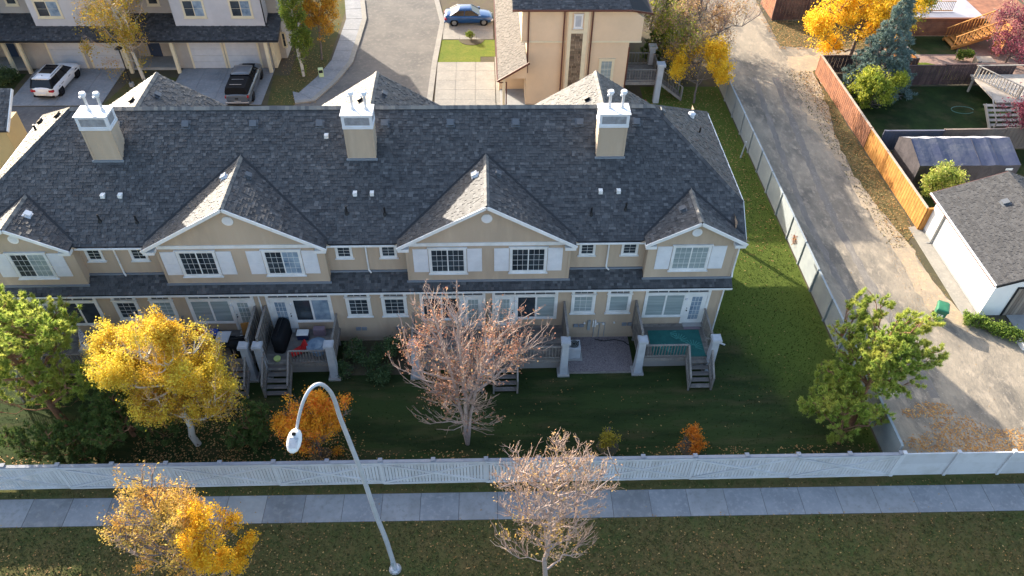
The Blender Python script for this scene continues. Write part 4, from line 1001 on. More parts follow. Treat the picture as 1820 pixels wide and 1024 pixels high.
# ================================================================== DECKS
DZ = 1.08; DY0, DY1 = 26.2, 28.66
def railing(par, a, b, z0, z1, n, name='railing', m=wood_g):
    a = Vector(a); b = Vector(b)
    r = MB(); r.bar(a + Vector((0, 0, z1)), b + Vector((0, 0, z1)), .1, .045); r.bar(a + Vector((0, 0, z0 + .1)), b + Vector((0, 0, z0 + .1)), .05, .07)
    ro = r.build(name, m, par)
    for i in range(n):
        p = a.lerp(b, (i + .5) / n)
        MB().box(p.x - .02, p.x + .02, p.y - .02, p.y + .02, p.z + z0 + .08, p.z + z1 - .02).build('baluster', wood_g2, ro)
    return ro
def deck(x0, x1, s0, s1, posts, walls, label, rails=('front',), rug=False):
    D = empty('wooden_deck', ((x0 + x1) / 2, 27.4, 0), 0, label, 'deck', 'wooden decks behind the townhouses')
    f = MB(); y = DY0
    while y < DY1 - .05:
        f.box(x0, x1, y + .004, min(y + .136, DY1), DZ - .035, DZ + random.uniform(-.003, .003)); y += .14
    fo = f.build('floor_boards', wood_g2, D); fo['kind'] = 'stuff'
    MB().box(x0 + .02, x1 - .02, DY0 + .02, DY0 + .06, .75, DZ - .036).box(x0 + .02, x0 + .06, DY0 + .06, DY1, .8, DZ - .036).box(x1 - .06, x1 - .02, DY0 + .06, DY1, .8, DZ - .036).build('rim_board', wood_g, D)
    MB().box(x0 + .1, x1 - .1, DY0 + .3, DY0 + .4, .0, DZ - .04).box(x0 + .1, x1 - .1, DY1 - .3, DY1 - .2, 0, DZ - .04).build('support_beam', foundation, D)
    for px in posts:
        p = MB(); h0, h1 = .21, .17
        p.rings([[(px - h, DY0 - .05 - h, z), (px + h, DY0 - .05 - h, z), (px + h, DY0 - .05 + h, z), (px - h, DY0 - .05 + h, z)] for z, h in ((.12, h0), (2.5, h1))])
        po = p.build('post', post_w, D)
        MB().box(px - .25, px + .25, DY0 - .3, DY0 + .2, 2.5, 2.66).box(px - .2, px + .2, DY0 - .25, DY0 + .15, 2.66, 2.7).build('post_cap', post_w, po)
        MB().box(px - .32, px + .32, DY0 - .37, DY0 + .27, 0, .12).build('post_footing', conc_l, po)
    # front rail on the part without stairs
    segs = []
    if s0 - x0 > .5: segs.append((x0 + .2, s0))
    if x1 - s1 > .5: segs.append((s1, x1 - .2))
    for a, b in segs: railing(D, (a, DY0 + .03, DZ), (b, DY0 + .03, DZ), 0, .95, int((b - a) / .155))
    # stairs
    st = MB(); n = 5; run = .27
    for i in range(n):
        z = DZ - (i + 1) * DZ / (n + 1); yy = DY0 - (i + 1) * run
        for q in (0, 1): MB().box(s0 + .05, s1 - .05, yy + q * .135, yy + .125 + q * .135, z - .04, z).build('tread', wood_g2, D)
    for x in (s0, s1):
        st.hexa([(x - .02, DY0 - n * run - .05, 0), (x + .02, DY0 - n * run - .05, 0), (x + .02, DY0, DZ - .25), (x - .02, DY0, DZ - .25), (x - .02, DY0 - n * run - .05, .2), (x + .02, DY0 - n * run - .05, .2), (x + .02, DY0, DZ - .04), (x - .02, DY0, DZ - .04)])
    st.build('stringer', wood_g, D)
    for x in (s0, s1):
        a = Vector((x, DY0 - n * run - .02, 0)); b = Vector((x, DY0 - .02, DZ))
        r = MB(); r.bar(a + Vector((0, 0, 1.0)), b + Vector((0, 0, .97)), .09, .045, (0, 0, 1)); r.bar(a + Vector((0, 0, .28)), b + Vector((0, 0, .2)), .05, .06); r.box(x - .045, x + .045, a.y - .045, a.y + .045, 0, 1.0); r.box(x - .04, x + .04, b.y - .04, b.y + .04, .9, DZ + .98)
        ro = r.build('stair_railing', wood_g, D)
        for i in range(9):
            p = a.lerp(b, (i + .6) / 9.4); MB().box(x - .018, x + .018, p.y - .02, p.y + .02, p.z + .2, p.z + .97).build('baluster', wood_g2, ro)
    for (x, kind) in walls:
        if kind == 'privacy':
            wo = MB().box(x - .06, x + .06, DY0 + .1, DY1, 2.93, 2.98).box(x - .045, x + .045, DY0 + .1, DY0 + .19, DZ, 2.93).box(x - .045, x + .045, DY1 - .1, DY1 - .01, DZ, 2.93).build('privacy_wall', wood_g, D)
            y = DY0 + .2; k = 0
            while y < DY1 - .2:
                o_ = .018 if k % 2 else -.018
                MB().box(x - .012 + o_, x + .012 + o_, y, y + .13, DZ - .1, 2.93).build('board', wood_g2, wo); y += .142; k += 1
        else:
            railing(D, (x, DY0 + .15, DZ), (x, DY1 - .05, DZ), 0, 1.22, 14)
    return D
decks = [deck(8.1, 12.02, 10.68, 11.9, (8.14, 12.0), ((8.12, 'privacy'), (11.98, 'rail')), 'grey wooden deck with a teal rug, nearest the grey fence'),
 deck(0.22, 4.25, .35, 1.6, (4.12, .1), ((4.22, 'privacy'), (.2, 'privacy')), 'grey wooden deck right of the bare tree, beside the air conditioner'),
 deck(-3.95, .02, -1.5, -.25, (-3.75,), ((-3.9, 'rail'),), 'grey wooden deck behind the left half of the bare tree'),
 deck(-12.05 + .28, -8.0, -11.55, -10.25, (-8.1, -11.72), ((-11.7, 'privacy'), (-8.05, 'rail')), 'grey wooden deck with the round blue table and red cushion'),
 deck(-16.3, -12.2, -13.65, -12.45, (-12.42,), ((-12.24, 'privacy'), (-16.2, 'rail')), 'cluttered grey wooden deck behind the yellow birch'),
 deck(-24.2, -20.2, -23.9, -22.7, (-20.3,), ((-24.1, 'privacy'), (-20.25, 'rail')), 'grey wooden deck at the left end, half hidden by the pine')]
teal = mat('teal_rug', (0.02, 0.12, 0.11), 0.9, col2=(0.015, 0.09, 0.085), nscale=3)
teal_l = mat('rug_pattern', (0.06, 0.24, 0.21), 0.9)
rg = MB().box(8.9, 11.75, 26.32, 28.15, DZ + .004, DZ + .02).box(10.85, 11.8, 25.95 + .27, 26.32, DZ + .004, DZ + .02)
ro = tag(rg.build('outdoor_rug', teal, None), 'teal outdoor rug with leaf pattern on the right-hand deck', 'rug')
for (cx, cy) in ((10.5, 27.4), (11.2, 26.9), (9.6, 26.7), (10.0, 27.9)):
    lp = MB()
    for i in range(9):
        a = i * .35 - .4; d = Vector((math.cos(a), math.sin(a), 0)); p = Vector((cx, cy, DZ + .024))
        q = p + d * .5
        if 8.95 < q.x < 11.7 and 26.35 < q.y < 28.1: lp.bar(p + d * .12, q, .03, .006)
    lp.build('leaf_pattern', teal_l, ro)['kind'] = 'stuff'

tag(MB().box(10.95, 11.85, 28.2, 28.6, DZ + .005, DZ + .03).build('door_mat', mat('door_mat_grey', (.2, .16, .18), .95), None), 'small brown grey door mat at the right-hand patio door', 'door mat')
MBx = MB().tube([(12.1, 28.6, .15), (13.4, 27.9, .06)], .05, 8)
tag(MBx.build('drain_pipe', white, None), 'white downspout extension pipe lying on the lawn at the house corner', 'pipe')
# things on the decks
ac = empty('air_conditioner', (4.75, 27.35, 0), 0, 'white air conditioner with a round fan grille beside the deck', 'air conditioner')
MB().box(4.35, 5.25, 26.95, 27.75, 0.02, .12).build('pad', conc_l, ac)
MB().box(4.42, 5.12, 27.02, 27.68, .12, .95).build('cabinet', post_w, ac, bevel=.03)
MB().cyl((4.77, 27.35), .27, .95, .965, 20).build('fan_opening', black, ac)
g_ = MB()
for r_q in (.1, .18, .26):
    for i in range(16):
        a0, a1 = 2 * PI * i / 16, 2 * PI * (i + 1) / 16
        g_.bar((4.77 + r_q * math.cos(a0), 27.35 + r_q * math.sin(a0), .985), (4.77 + r_q * math.cos(a1), 27.35 + r_q * math.sin(a1), .985), .012, .012)
g_.build('fan_grille', fence_g, ac)
MB().cyl((5.02, 27.5), .05, .95, .98, 8).build('cap', black, ac)
blue_m = mat('blue_grey_table', (.18, .25, .33), .5, col2=(.12, .18, .25), nscale=4)
ft = empty('round_table', (-8.95, 26.95, DZ), 0, 'round blue grey fire table with a glass centre on the deck', 'table')
MB().cyl((-8.95, 26.95), .55, DZ + .52, DZ + .58, 24).build('table_top', blue_m, ft)
MB().cyl((-8.95, 26.95), .3, DZ + .58, DZ + .62, 20).build('glass_centre', glass_l, ft)
MB().cyl((-8.95, 26.95), .32, DZ + .01, DZ + .52, 16, r1=.25).build('base', blue_m, ft)
red = mat('red_fabric', (.5, .02, .02), .8, col2=(.35, .015, .015), nscale=6)
rc = empty('lawn_chair', (-9.9, 26.95, DZ), .5, 'folded bright red deck chair left of the round table', 'chair')
MB().hexa([(-.5, -.2, .1), (.1, -.25, .1), (.1, .25, .1), (-.5, .2, .1), (-.5, -.2, .16), (.1, -.25, .28), (.1, .25, .28), (-.5, .2, .16)]).build('seat', red, rc, world=False, bevel=.03)
MB().hexa([(.08, -.25, .2), (.16, -.25, .18), (.16, .25, .18), (.08, .25, .2), (.35, -.25, .62), (.43, -.25, .6), (.43, .25, .6), (.35, .25, .62)]).build('backrest', red, rc, world=False, bevel=.02)
for sy in (-.22, .22): MB().bar((-.45, sy, .01), (.2, sy, .3), .03, .03).bar((.3, sy, .01), (-.1, sy, .25), .03, .03).build('leg', black, rc, world=False)
cool = empty('cooler', (-9.9, 28.0, DZ), 0, 'dark cooler with a white lid against the wall below the patio window', 'cooler')
MB().box(-10.2, -9.6, 27.8, 28.2, DZ + .01, DZ + .38).build('box', mat('navy_plastic', (.02, .03, .08), .4), cool, bevel=.03)
MB().box(-10.22, -9.58, 27.78, 28.22, DZ + .38, DZ + .46).build('lid', white, cool, bevel=.03)
def covered_grill(x, y, rz, label, w=1.3):
    G = empty('covered_grill', (x, y, DZ), rz, label, 'barbecue', 'covered barbecues')
    rings = []
    for z, sx, sy in ((.02, w * .5, .33), (.3, w * .49, .32), (.7, w * .5, .34), (.95, w * .48, .33), (1.08, w * .44, .28), (1.12, w * .3, .18)):
        rings.append([(sx * math.copysign(abs(math.cos(a)) ** .35, math.cos(a)) * (1.03 if i % 3 == 0 else 1), sy * math.copysign(abs(math.sin(a)) ** .35, math.sin(a)), z + .02 * math.sin(3 * a)) for i, a in enumerate(np.linspace(0.1, 2 * PI + .1, 18, endpoint=False))])
    MB().rings(rings).build('cover', dark, G, world=False, smooth=True)
    MB().box(-w * .4, w * .4, -.02, .02, 1.12, 1.2).build('handle', black, G, world=False)
covered_grill(-10.95, 27.75, 1.5, 'long black covered barbecue beside the privacy wall', 1.7)
tag(MB().cyl((-11.02, 26.45), .15, DZ + .01, DZ + .16, 12, r1=.19).build('planter_pot', mat('lime_pot', (.5, .6, .2), .5), None), 'small yellow green pot at the top of the deck stairs', 'plant pot')
tag(MB().rings([[(-9.05 + dx, 28.2 + dy, z) for dx, dy in ((-.3, -.12), (.3, -.12), (.3, .2), (-.3, .2))] for z in (DZ + .01, DZ + .5)]).build('storage_box', mat('mauve_box', (.2, .15, .18), .8), None), 'dusky storage box under the patio window of the blue table deck', 'box')
# cluttered deck
tbl = empty('patio_table', (-13.9, 27.2, DZ), 0, 'low dark table with a white folded board on the cluttered deck', 'table')
MB().box(-14.5, -13.3, 26.8, 27.6, DZ + .66, DZ + .7).build('table_top', dark, tbl)
for dx in (-14.42, -13.38):
    for dy in (26.88, 27.52): MB().box(dx - .03, dx + .03, dy - .03, dy + .03, DZ + .01, DZ + .66).build('leg', black, tbl)
tag(MB().hexa([(-14.3, 27.1, DZ + .72), (-13.6, 27.1, DZ + .72), (-13.5, 27.7, DZ + .9), (-14.2, 27.7, DZ + .9), (-14.3, 27.1, DZ + .76), (-13.6, 27.1, DZ + .76), (-13.5, 27.7, DZ + .94), (-14.2, 27.7, DZ + .94)]).build('white_board', post_w, None), 'white board lying tilted on the cluttered deck table', 'board')
tag(MB().box(-15.4, -14.4, 27.5, 28.3, DZ + .01, DZ + .55).build('storage_bin', mat('blue_bin', (.02, .07, .35), .5), None, bevel=.04), 'blue storage bin on the cluttered deck', 'bin')
tag(MB().cyl((-15.3, 28.0), .32, DZ + .56, DZ + .66, 18, r1=.26).build('plastic_sled', mat('red_plastic', (.55, .02, .02), .4), None, bevel=.02), 'round red sled lid on the blue bin of the cluttered deck', 'lid')
tag(MB().hexa([(-13.2, 28.2, DZ + .01), (-12.7, 28.3, DZ + .01), (-12.7, 28.38, DZ + .01), (-13.2, 28.28, DZ + .01), (-13.2, 28.35, DZ + .8), (-12.7, 28.45, DZ + .8), (-12.7, 28.5, DZ + .8), (-13.2, 28.4, DZ + .8)]).build('plywood_sheet', mat('plywood', (.42, .22, .07), .8), None), 'orange brown plywood sheet leaning by the cluttered deck door', 'board')
tag(MB().cyl((-13.1, 27.75), .16, DZ + .01, DZ + .42, 14).cyl((-13.1, 27.75), .07, DZ + .42, DZ + .52, 10).build('propane_tank', white, None, bevel=.03), 'white propane tank on the cluttered deck', 'gas bottle')
covered_grill(-13.0, 26.95, .2, 'black covered barbecue at the head of the cluttered deck stairs', .9)
tag(MB().rings([[(-12.75 + .22 * math.cos(a) * k, 27.3 + .5 * math.sin(a) * k, z) for a in np.linspace(0, 2 * PI, 12, endpoint=False)] for z, k in ((DZ + .01, 1), (DZ + .3, .95), (DZ + .42, .6))]).build('covered_bundle', mat('blue_tarp', (.25, .33, .42), .6), None, smooth=True), 'pale blue covered bundle against the privacy wall of the cluttered deck', 'bundle')
stripes = mat('striped_umbrella', (.03, .05, .2), .8, col2=(.7, .7, .7), nscale=6, stretch=(1, 1, 8), ramp=(.49, .51))
um = empty('folded_parasol', (-20.9, 26.9, DZ), 0, 'folded blue and white striped parasol beside the left deck', 'parasol')
MB().bar((-20.9, 26.9, DZ), (-20.75, 27.0, DZ + 2.1), .04, .04).build('pole', black, um)
rings = [[Vector((-20.9, 26.9, DZ)) + (Vector((-20.75, 27.0, DZ + 2.1)) - Vector((-20.9, 26.9, DZ))) * t + Vector((r * math.cos(a), r * math.sin(a), 0)) for a in np.linspace(0, 2 * PI, 10, endpoint=False)] for t, r in ((.35, .2), (.5, .22), (.8, .12), (1.0, .03))]
MB().rings(rings).build('canopy', stripes, um)
# ================================================================== WHITE TIMBER FENCE ALONG THE FOOTPATH
FY = lambda x: 19.5 + SL * (x + .2)
FN = empty('timber_fence', (-8, FY(-8), 0), 0, 'long white board fence with crossed braces above the footpath', 'fence')
x = -26.0; n = 0
cap_m = mat('fence_cap_grey', (.3, .31, .34), .7, col2=(.24, .25, .28), nscale=2)
board_me = None
xe = 19.35
bw = (xe + 25.0) / 292
for i in range(292):
    xa = -25.0 + i * bw
    dz = random.uniform(-.008, .008)
    b = MB().box(xa + .011, xa + bw - .011, FY(xa) - .012, FY(xa) + .012, .08, 1.84 + dz)
    b.build('board', fence_w, FN)
f2 = MB().box(-70, -25, FY(-40) - .012, FY(-40) + .012, .08, 1.84); f2.build('board', fence_w, FN)['kind'] = 'stuff'
bays = [19.35 - 4.86 * i for i in range(0, 11)]
for i in range(len(bays) - 1):
    a, b = bays[i + 1], bays[i]
    y = FY((a + b) / 2) - .014; m_ = (a + b) / 2
    for (p, q) in ((a, b),):
        MB().box(p, q, y - .04, y, 1.72, 1.84).build('rail', fence_w, FN); MB().box(p, q, y - .04, y, .1, .22).build('rail', fence_w, FN)
    # crossed braces meeting the posts
    for (xa, za, xb, zb) in ((a + .06, .22, m_, .97), (m_, .97, b - .06, 1.72)):
        MB().bar((xa, y - .02, za), (xb, y - .02, zb), .035, .11, (0, 0, 1)).build('brace', fence_w, FN)
    for (xa, za, xb, zb) in ((a + .06, 1.72, m_, .97), (m_, .97, b - .06, .22)):
        MB().bar((xa, y - .022, za), (xb, y - .022, zb), .036, .11, (0, 0, 1)).build('brace', fence_w, FN)
    MB().box(b - .06, b + .06, y - .05, y - .002, .1, 1.86).build('post_board', fence_w, FN)
    for xp in (b, m_): MB().box(xp - .07, xp + .07, FY(xp) + .02, FY(xp) + .16, 0, 1.9).box(xp - .1, xp + .1, FY(xp) - .0, FY(xp) + .19, 1.9, 1.95).build('post', cap_m, FN)
MB().bar((-45, FY(-45) + .04, 1.875), (xe, FY(xe) + .04, 1.875), .16, .04, (0, 0, 1)).build('cap_rail', cap_m, FN)
MB().bar((-45, FY(-45) + .05, .5), (xe, FY(xe) + .05, .5), .05, .09, (0, 0, 1)).bar((-45, FY(-45) + .05, 1.5), (xe, FY(xe) + .05, 1.5), .05, .09, (0, 0, 1)).build('rear_rail', cap_m, FN)
# solid white panels at the right
PV = empty('panel_fence', (24, FY(24), 0), 0, 'smooth white panel fence at the bottom right corner', 'fence')
xs = [19.5, 22.1, 24.75, 27.4, 30.0, 32.6]
for i in range(5):
    a, b = xs[i] + .07, xs[i + 1] - .07; y = FY(a) + .06
    MB().box(a, b, y - .012, y + .012, .12, 1.0).build('panel', fence_w, PV); MB().box(a, b, y - .016, y + .016, 1.01, 1.8).build('panel', fence_w, PV)
    MB().box(a, b, y - .03, y + .03, 1.8, 1.86).build('top_rail', fence_w, PV); MB().box(a, b, y - .03, y + .03, .05, .12).build('bottom_rail', fence_w, PV)
for xp in xs: MB().box(xp - .065, xp + .065, FY(xp) - .01, FY(xp) + .13, 0, 1.95).box(xp - .085, xp + .085, FY(xp) - .03, FY(xp) + .15, 1.95, 2.0).build('post', fence_w, PV)
# grey panel fence along the lane
GF = empty('grey_panel_fence', (19.66, 36, 0), 0, 'pale grey panel fence between the townhouse lawn and the lane', 'fence')
y = 19.9; yi = 0
while y < 57:
    y2 = y + 2.45
    dz = random.uniform(-.03, .03)
    MB().box(19.62, 19.66, y + .06, y2 - .06, .06, 1.0 + dz).build('panel', fence_g, GF); MB().box(19.615, 19.655, y + .06, y2 - .06, 1.005 + dz, 1.78 + dz).build('panel', fence_g, GF)
    MB().box(19.58, 19.7, y + .06, y2 - .06, 1.78 + dz, 1.82 + dz).build('cap_rail', fence_g, GF)
    MB().box(19.54, 19.66, y - .055, y + .055, 0, 1.86).build('post', fence_g, GF)
    y = y2
# cedar fences of the yards
def cedar(name, pts, m, label, h=1.8, bw=.15, zt=0.0, cap=True, capm=None, rails=(0.4, 1.45), side=1):
    a = Vector((pts[0][0], pts[0][1], 0))
    Fo = empty(name, tuple(a), 0, label, 'fence')
    for i in range(len(pts) - 1):
        a = Vector((*pts[i][:2], 0)); b = Vector((*pts[i + 1][:2], 0)); d = b - a; L = d.length; d.normalize(); nn = Vector((-d.y, d.x, 0)) * side
        k = int(L / bw)
        for j in range(k):
            c = a + d * (j + .5) * L / k; hw_ = L / k / 2 - .006
            off = nn * (.012 if j % 2 else 0)
            MB().bar(c - d * hw_ + off + Vector((0, 0, (h + .05) / 2)), c + d * hw_ + off + Vector((0, 0, (h + .05) / 2)), .018, h - .05 + random.uniform(-.02, .02), (0, 0, 1)).build('board', m, Fo)
        r = MB()
        for z in rails: r.bar(a + nn * .06 + Vector((0, 0, z)), b + nn * .06 + Vector((0, 0, z)), .045, .09, (0, 0, 1))
        r.build('rail', m, Fo)
        if cap: MB().bar(a + Vector((0, 0, h + .03)), b + Vector((0, 0, h + .03)), .16, .035, (0, 0, 1)).build('cap_board', capm or m, Fo)
        npst = max(1, int(L / 2.4))
        for j in range(npst + 1):
            c = a + d * (L * j / npst) + nn * .1; MB().box(c.x - .045, c.x + .045, c.y - .045, c.y + .045, 0, h + .02).build('post', m, Fo)
    return Fo
cap_l = mat('weathered_cap', (.42, .36, .29), .8, col2=(.34, .28, .22), nscale=2)
cedar('cedar_fence', [(28.5, 47.2), (28.6, 37.75)], fence_n, 'new orange cedar fence along the lane by the tarped shelter', capm=cap_l, side=1)
cedar('cedar_fence', [(28.62, 37.72), (29.0, 37.72)][::-1], fence_n, 'short orange cedar gate piece joining the white garage', side=-1)
cedar('cedar_fence', [(28.45, 58.6), (28.5, 47.3)], fence_r, 'weathered red brown cedar fence along the upper lane', capm=cap_l)
cedar('cedar_fence', [(31.9, 56.5), (38.3, 56.6)], fence_d, 'left half of the dark plank fence between two back yards', side=1)
cedar('cedar_fence', [(38.32, 56.6), (44.4, 56.7)], fence_d, 'right half of the dark plank fence, stepped a little higher', h=1.88, side=1)
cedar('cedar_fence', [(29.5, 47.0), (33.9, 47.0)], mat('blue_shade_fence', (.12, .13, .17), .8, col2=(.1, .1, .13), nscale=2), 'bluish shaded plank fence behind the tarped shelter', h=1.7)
cedar('cedar_fence', [(33.95, 47.0), (38.6, 47.05)], fence_t, 'taupe plank fence behind the right part of the shelter', h=1.78)
cedar('cedar_fence', [(38.65, 47.05), (43.5, 47.1)], fence_t, 'taupe plank fence behind the burgundy tree', h=1.86)
cedar('cedar_fence', [(28.7, 58.7), (32.6, 58.7)], fence_d, 'short dark fence piece at the upper lane corner', h=1.6)
cedar('cedar_fence', [(34.0, 58.0), (36.6, 57.9)], fence_d, 'small brown fence piece below the yellow tree', h=1.7)
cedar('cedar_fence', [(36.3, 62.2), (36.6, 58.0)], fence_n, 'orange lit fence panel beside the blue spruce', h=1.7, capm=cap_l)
cedar('cedar_fence', [(27.6, 68.8), (37, 69.2)], fence_d, 'weathered dark plank fence at the far end of the lane', h=2.1)
cedar('cedar_fence', [(27.5, 72.5), (27.6, 68.9)], fence_r, 'sunlit brown fence side at the far end of the lane', h=2.1)
# hanging rack on the orange fence
tag(MB().bar((28.72, 42.6, 1.55), (28.78, 41.0, 1.5), .04, .05).bar((28.8, 42.6, 1.3), (28.86, 41.0, 1.25), .04, .05).build('wooden_rack', cap_l, None), 'pale timber rack leaning inside the orange cedar fence', 'rack')
# tarped shelter
SH = empty('tarp_shelter', (33.4, 44, 0), 0, 'long frame shelter covered with a blue grey tarpaulin behind the fence', 'shelter')
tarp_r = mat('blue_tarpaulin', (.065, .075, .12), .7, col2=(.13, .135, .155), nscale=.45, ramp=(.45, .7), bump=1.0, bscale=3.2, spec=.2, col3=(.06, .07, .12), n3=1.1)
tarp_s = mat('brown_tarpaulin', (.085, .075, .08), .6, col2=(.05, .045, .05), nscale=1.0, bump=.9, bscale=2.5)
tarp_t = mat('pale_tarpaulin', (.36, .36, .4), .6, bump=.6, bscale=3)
sx0, sx1, sy0, sy1 = 29.9, 37.0, 42.2, 45.8
def sagline(x): return .05 * abs(math.sin((x - sx0) / (sx1 - sx0) * PI * 4)) ** .8 + .03 * math.sin(x * 5.1)
nx = 28
rf = MB(); rb = MB(); sd_ = MB()
for i in range(nx):
    a, b = sx0 + (sx1 - sx0) * i / nx, sx0 + (sx1 - sx0) * (i + 1) / nx
    za, zb = 2.75 - sagline(a), 2.75 - sagline(b); ea, eb = 2.0 - .5 * sagline(a), 2.0 - .5 * sagline(b)
    ym = (sy0 + sy1) / 2 + .5
    rf.add([(a, sy0, ea), (b, sy0, eb), (b, ym, zb), (a, ym, za)], [(0, 1, 2, 3)])
    rb.add([(a, ym, za), (b, ym, zb), (b, sy1, eb), (a, sy1, ea)], [(0, 1, 2, 3)])
    fo_ = .06 * math.sin(i * 2.1); fo2 = .06 * math.sin((i + 1) * 2.1)
    sd_.add([(a, sy0 - .02 + fo_, 0), (b, sy0 - .02 + fo2, 0), (b, sy0, eb), (a, sy0, ea)], [(0, 1, 2, 3)])
sd_.add([(sx1, sy0, 0), (sx1, sy1, 0), (sx1, sy1, 2.0), (sx1, ym, 2.75), (sx1, sy0, 2.0)], [(0, 1, 2, 3, 4)]); sd_.add([(sx0, sy0, 0), (sx0, sy1, 0), (sx0, sy1, 2.0), (sx0, ym, 2.75), (sx0, sy0, 2.0)], [(4, 3, 2, 1, 0)])
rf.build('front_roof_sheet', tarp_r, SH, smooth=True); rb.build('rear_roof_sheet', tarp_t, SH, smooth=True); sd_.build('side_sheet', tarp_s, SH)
for xx in (34.2, 35.5): MB().bar((xx, sy0 - .03, 1.98), (xx, ym, 2.75), .02, .02, (0, 0, 1)).build('seam', tarp_s, SH)
MB().box(36.0, 36.5, sy0 - .09, sy0 - .075, 1.62, 1.8).build('label_patch', white, SH)
# white garage
GA = empty('white_garage', (33, 34, 0), 0, 'white rendered garage with a grey brown shingle roof beside the lane', 'garage')
gw = mat('garage_render', (.78, .77, .75), .8, col2=(.72, .71, .69), nscale=.8)
gx0, gx1, gy0, gy1 = 28.95, 37.0, 29.95, 37.7
MB().box(gx0, gx1, gy0, gy1, 0, 2.75).build('wall', gw, GA)
MB().box(gx0 - .02, gx0, gy0, gy1, .0, .18).build('plinth', conc_l, GA)
MB().box(gx0 - .03, gx0 - .002, 36.3, 36.45, .0, 2.7).build('corner_trim', conc_l, GA)
MB().tube([(gx0 - .1, 36.4, 2.75), (gx0 - .1, 36.4, .08), (gx0 - .35, 36.4, .05)], .05, 6).build('downspout', conc_l, GA)
pz = .38
gr_sh = mat('charcoal_shingle', (.09, .088, .086), .8, island=ramp4((.05, .05, .052), (.065, .065, .067), (.08, .08, .082)), spec=.25, bump=.4, bscale=60)
roof_plane(GA, [(gx0 - .32, gy1 + .45, 2.78), (gx0 - .32, gy0 - .35, 2.78), (32.9, gy0 - .35, 2.78 + pz * 4.27), (32.9, gy1 + .45, 2.78 + pz * 4.27)], gr_sh, under, 91, expo=.14)
roof_plane(GA, [(37.2, gy0 - .35, 2.78), (37.2, gy1 + .45, 2.78), (32.9, gy1 + .45, 2.78 + pz * 4.27), (32.9, gy0 - .35, 2.78 + pz * 4.27)], gr_sh, under, 92, expo=.14)
MB().box(gx0 - .42, gx0 - .33, gy0 - .35, gy1 + .45, 2.68, 2.79).build('gutter', white, GA)
bkm = mat('brown_eaves', (.1, .045, .04), .6)
MB().box(gx0 - .44, gx0 - .422, gy0 - .35, gy1 + .45, 2.66, 2.72).build('gutter_lip', bkm, GA)
MB().bar((gx0 - .32, gy0 - .37, 2.70), (32.9, gy0 - .37, 2.70 + pz * 4.27), .04, .18, (0, 0, 1)).build('rake_board', black, GA)
MB().bar((gx0 - .32, gy1 + .47, 2.70), (32.9, gy1 + .47, 2.70 + pz * 4.27), .04, .16, (0, 0, 1)).build('rake_board', bkm, GA)
MB().add([(gx0, gy0, 2.7), (gx1, gy0, 2.7), (32.9, gy0, 2.7 + pz * 3.9)], [(0, 1, 2)]).add([(gx0, gy1, 2.7), (gx1, gy1, 2.7), (32.9, gy1, 2.7 + pz * 3.9)], [(0, 2, 1)]).build('gable_wall', gw, GA)
gd = MB().box(30.35, 35.2, gy0 - .03, gy0 - .002, 0, 2.2).build('garage_door', mat('brown_door', (.17, .14, .12), .8), GA)
for i in range(24): MB().box(30.37 + i * .2, 30.55 + i * .2, gy0 - .05, gy0 - .031, .03, 2.17).build('door_plank', mat('door_plank_brown', (.22, .18, .15), .8, island=ramp4((.17, .135, .11), (.24, .2, .165), (.3, .25, .2)), bump=.2), gd)
MB().box(30.25, 30.35, gy0 - .06, gy0 - .002, 0, 2.3).box(30.35, 35.3, gy0 - .058, gy0 - .002, 2.2, 2.3).build('door_frame', black, GA)
MB().box(30.6, 36.4, 28.4, 29.9, .0, .05).build('ramp', conc_l, GA)
box_vent(Vector((31.6, 35.6, 2.78 + pz * (31.6 - 28.63))), GA, .2, Vector((-pz, 0, 1)).normalized())
tag(MB().box(30.15, 30.5, 27.2, 28.3, 0, .35).box(30.5, 34, 27.2, 27.4, 0, .35).build('low_wall', gw, None), 'white low wall end beside the garage ramp', 'wall')
# ================================================================== NEIGHBOUR ROW ACROSS THE COURT (grey)
NB = empty('grey_townhouse_row', (-28, 63, 0), 0, 'grey townhouse row with cream garage frames across the court', 'building')
g_up = mat('grey_siding', (.5, .49, .5), .75, col2=(.44, .43, .44), nscale=.7)
g_lo = mat('greige_siding', (.4, .37, .33), .75, col2=(.34, .31, .28), nscale=.7)
cream = mat('cream_trim', (.68, .6, .42), .6, col2=(.6, .53, .38), nscale=1.5)
gdoor = mat('garage_door_grey', (.52, .53, .55), .6, col2=(.45, .46, .48), nscale=1.2)
NX0, NX1 = -48.0, -16.9
MB().box(NX0, NX1, 61.6, 71, 0, 6.4).build('wall_core', g_lo, NB)
for (a, b) in ((-37.8, -29.3), (-25.6, -17.7), (-48, -42)):
    MB().box(a, b, 59.9, 61.6, 0, 3.1).build('garage_block', g_lo, NB)
    w = MB(); lap_wall(w, 59.9, .1, 3.1, lambda z: (a, b), .2); w.build('siding', g_lo, NB)
for (a, b) in ((-36.2, -29.3), (-25.0, -17.75), (-48, -42)):
    MB().box(a, b, 60.3, 61.6, 3.1, 6.4).build('upper_block', g_up, NB)
    w = MB(); lap_wall(w, 60.3, 3.5, 6.4, lambda z: (a, b), .2); lap_side(w, b, 3.5, 6.4, 60.3, 61.6, 1, .2); w.build('siding', g_up, NB)
    MB().tube([(b + .03, 60.2, 6.3), (b + .03, 60.25, 3.5)], .05, 6).build('downspout', black, NB)
w = MB(); lap_wall(w, 61.6, 3.5, 6.4, lambda z: (NX0, NX1), .2); lap_side(w, NX1, 0, 6.4, 61.6, 71, 1, .2); w.build('siding', g_lo, NB)
roof_plane(NB, [(NX0, 58.85, 3.0), (-16.6, 58.85, 3.0), (-16.6, 61.6, 4.05), (NX0, 61.6, 4.05)], shingle, under, 101, expo=.17)
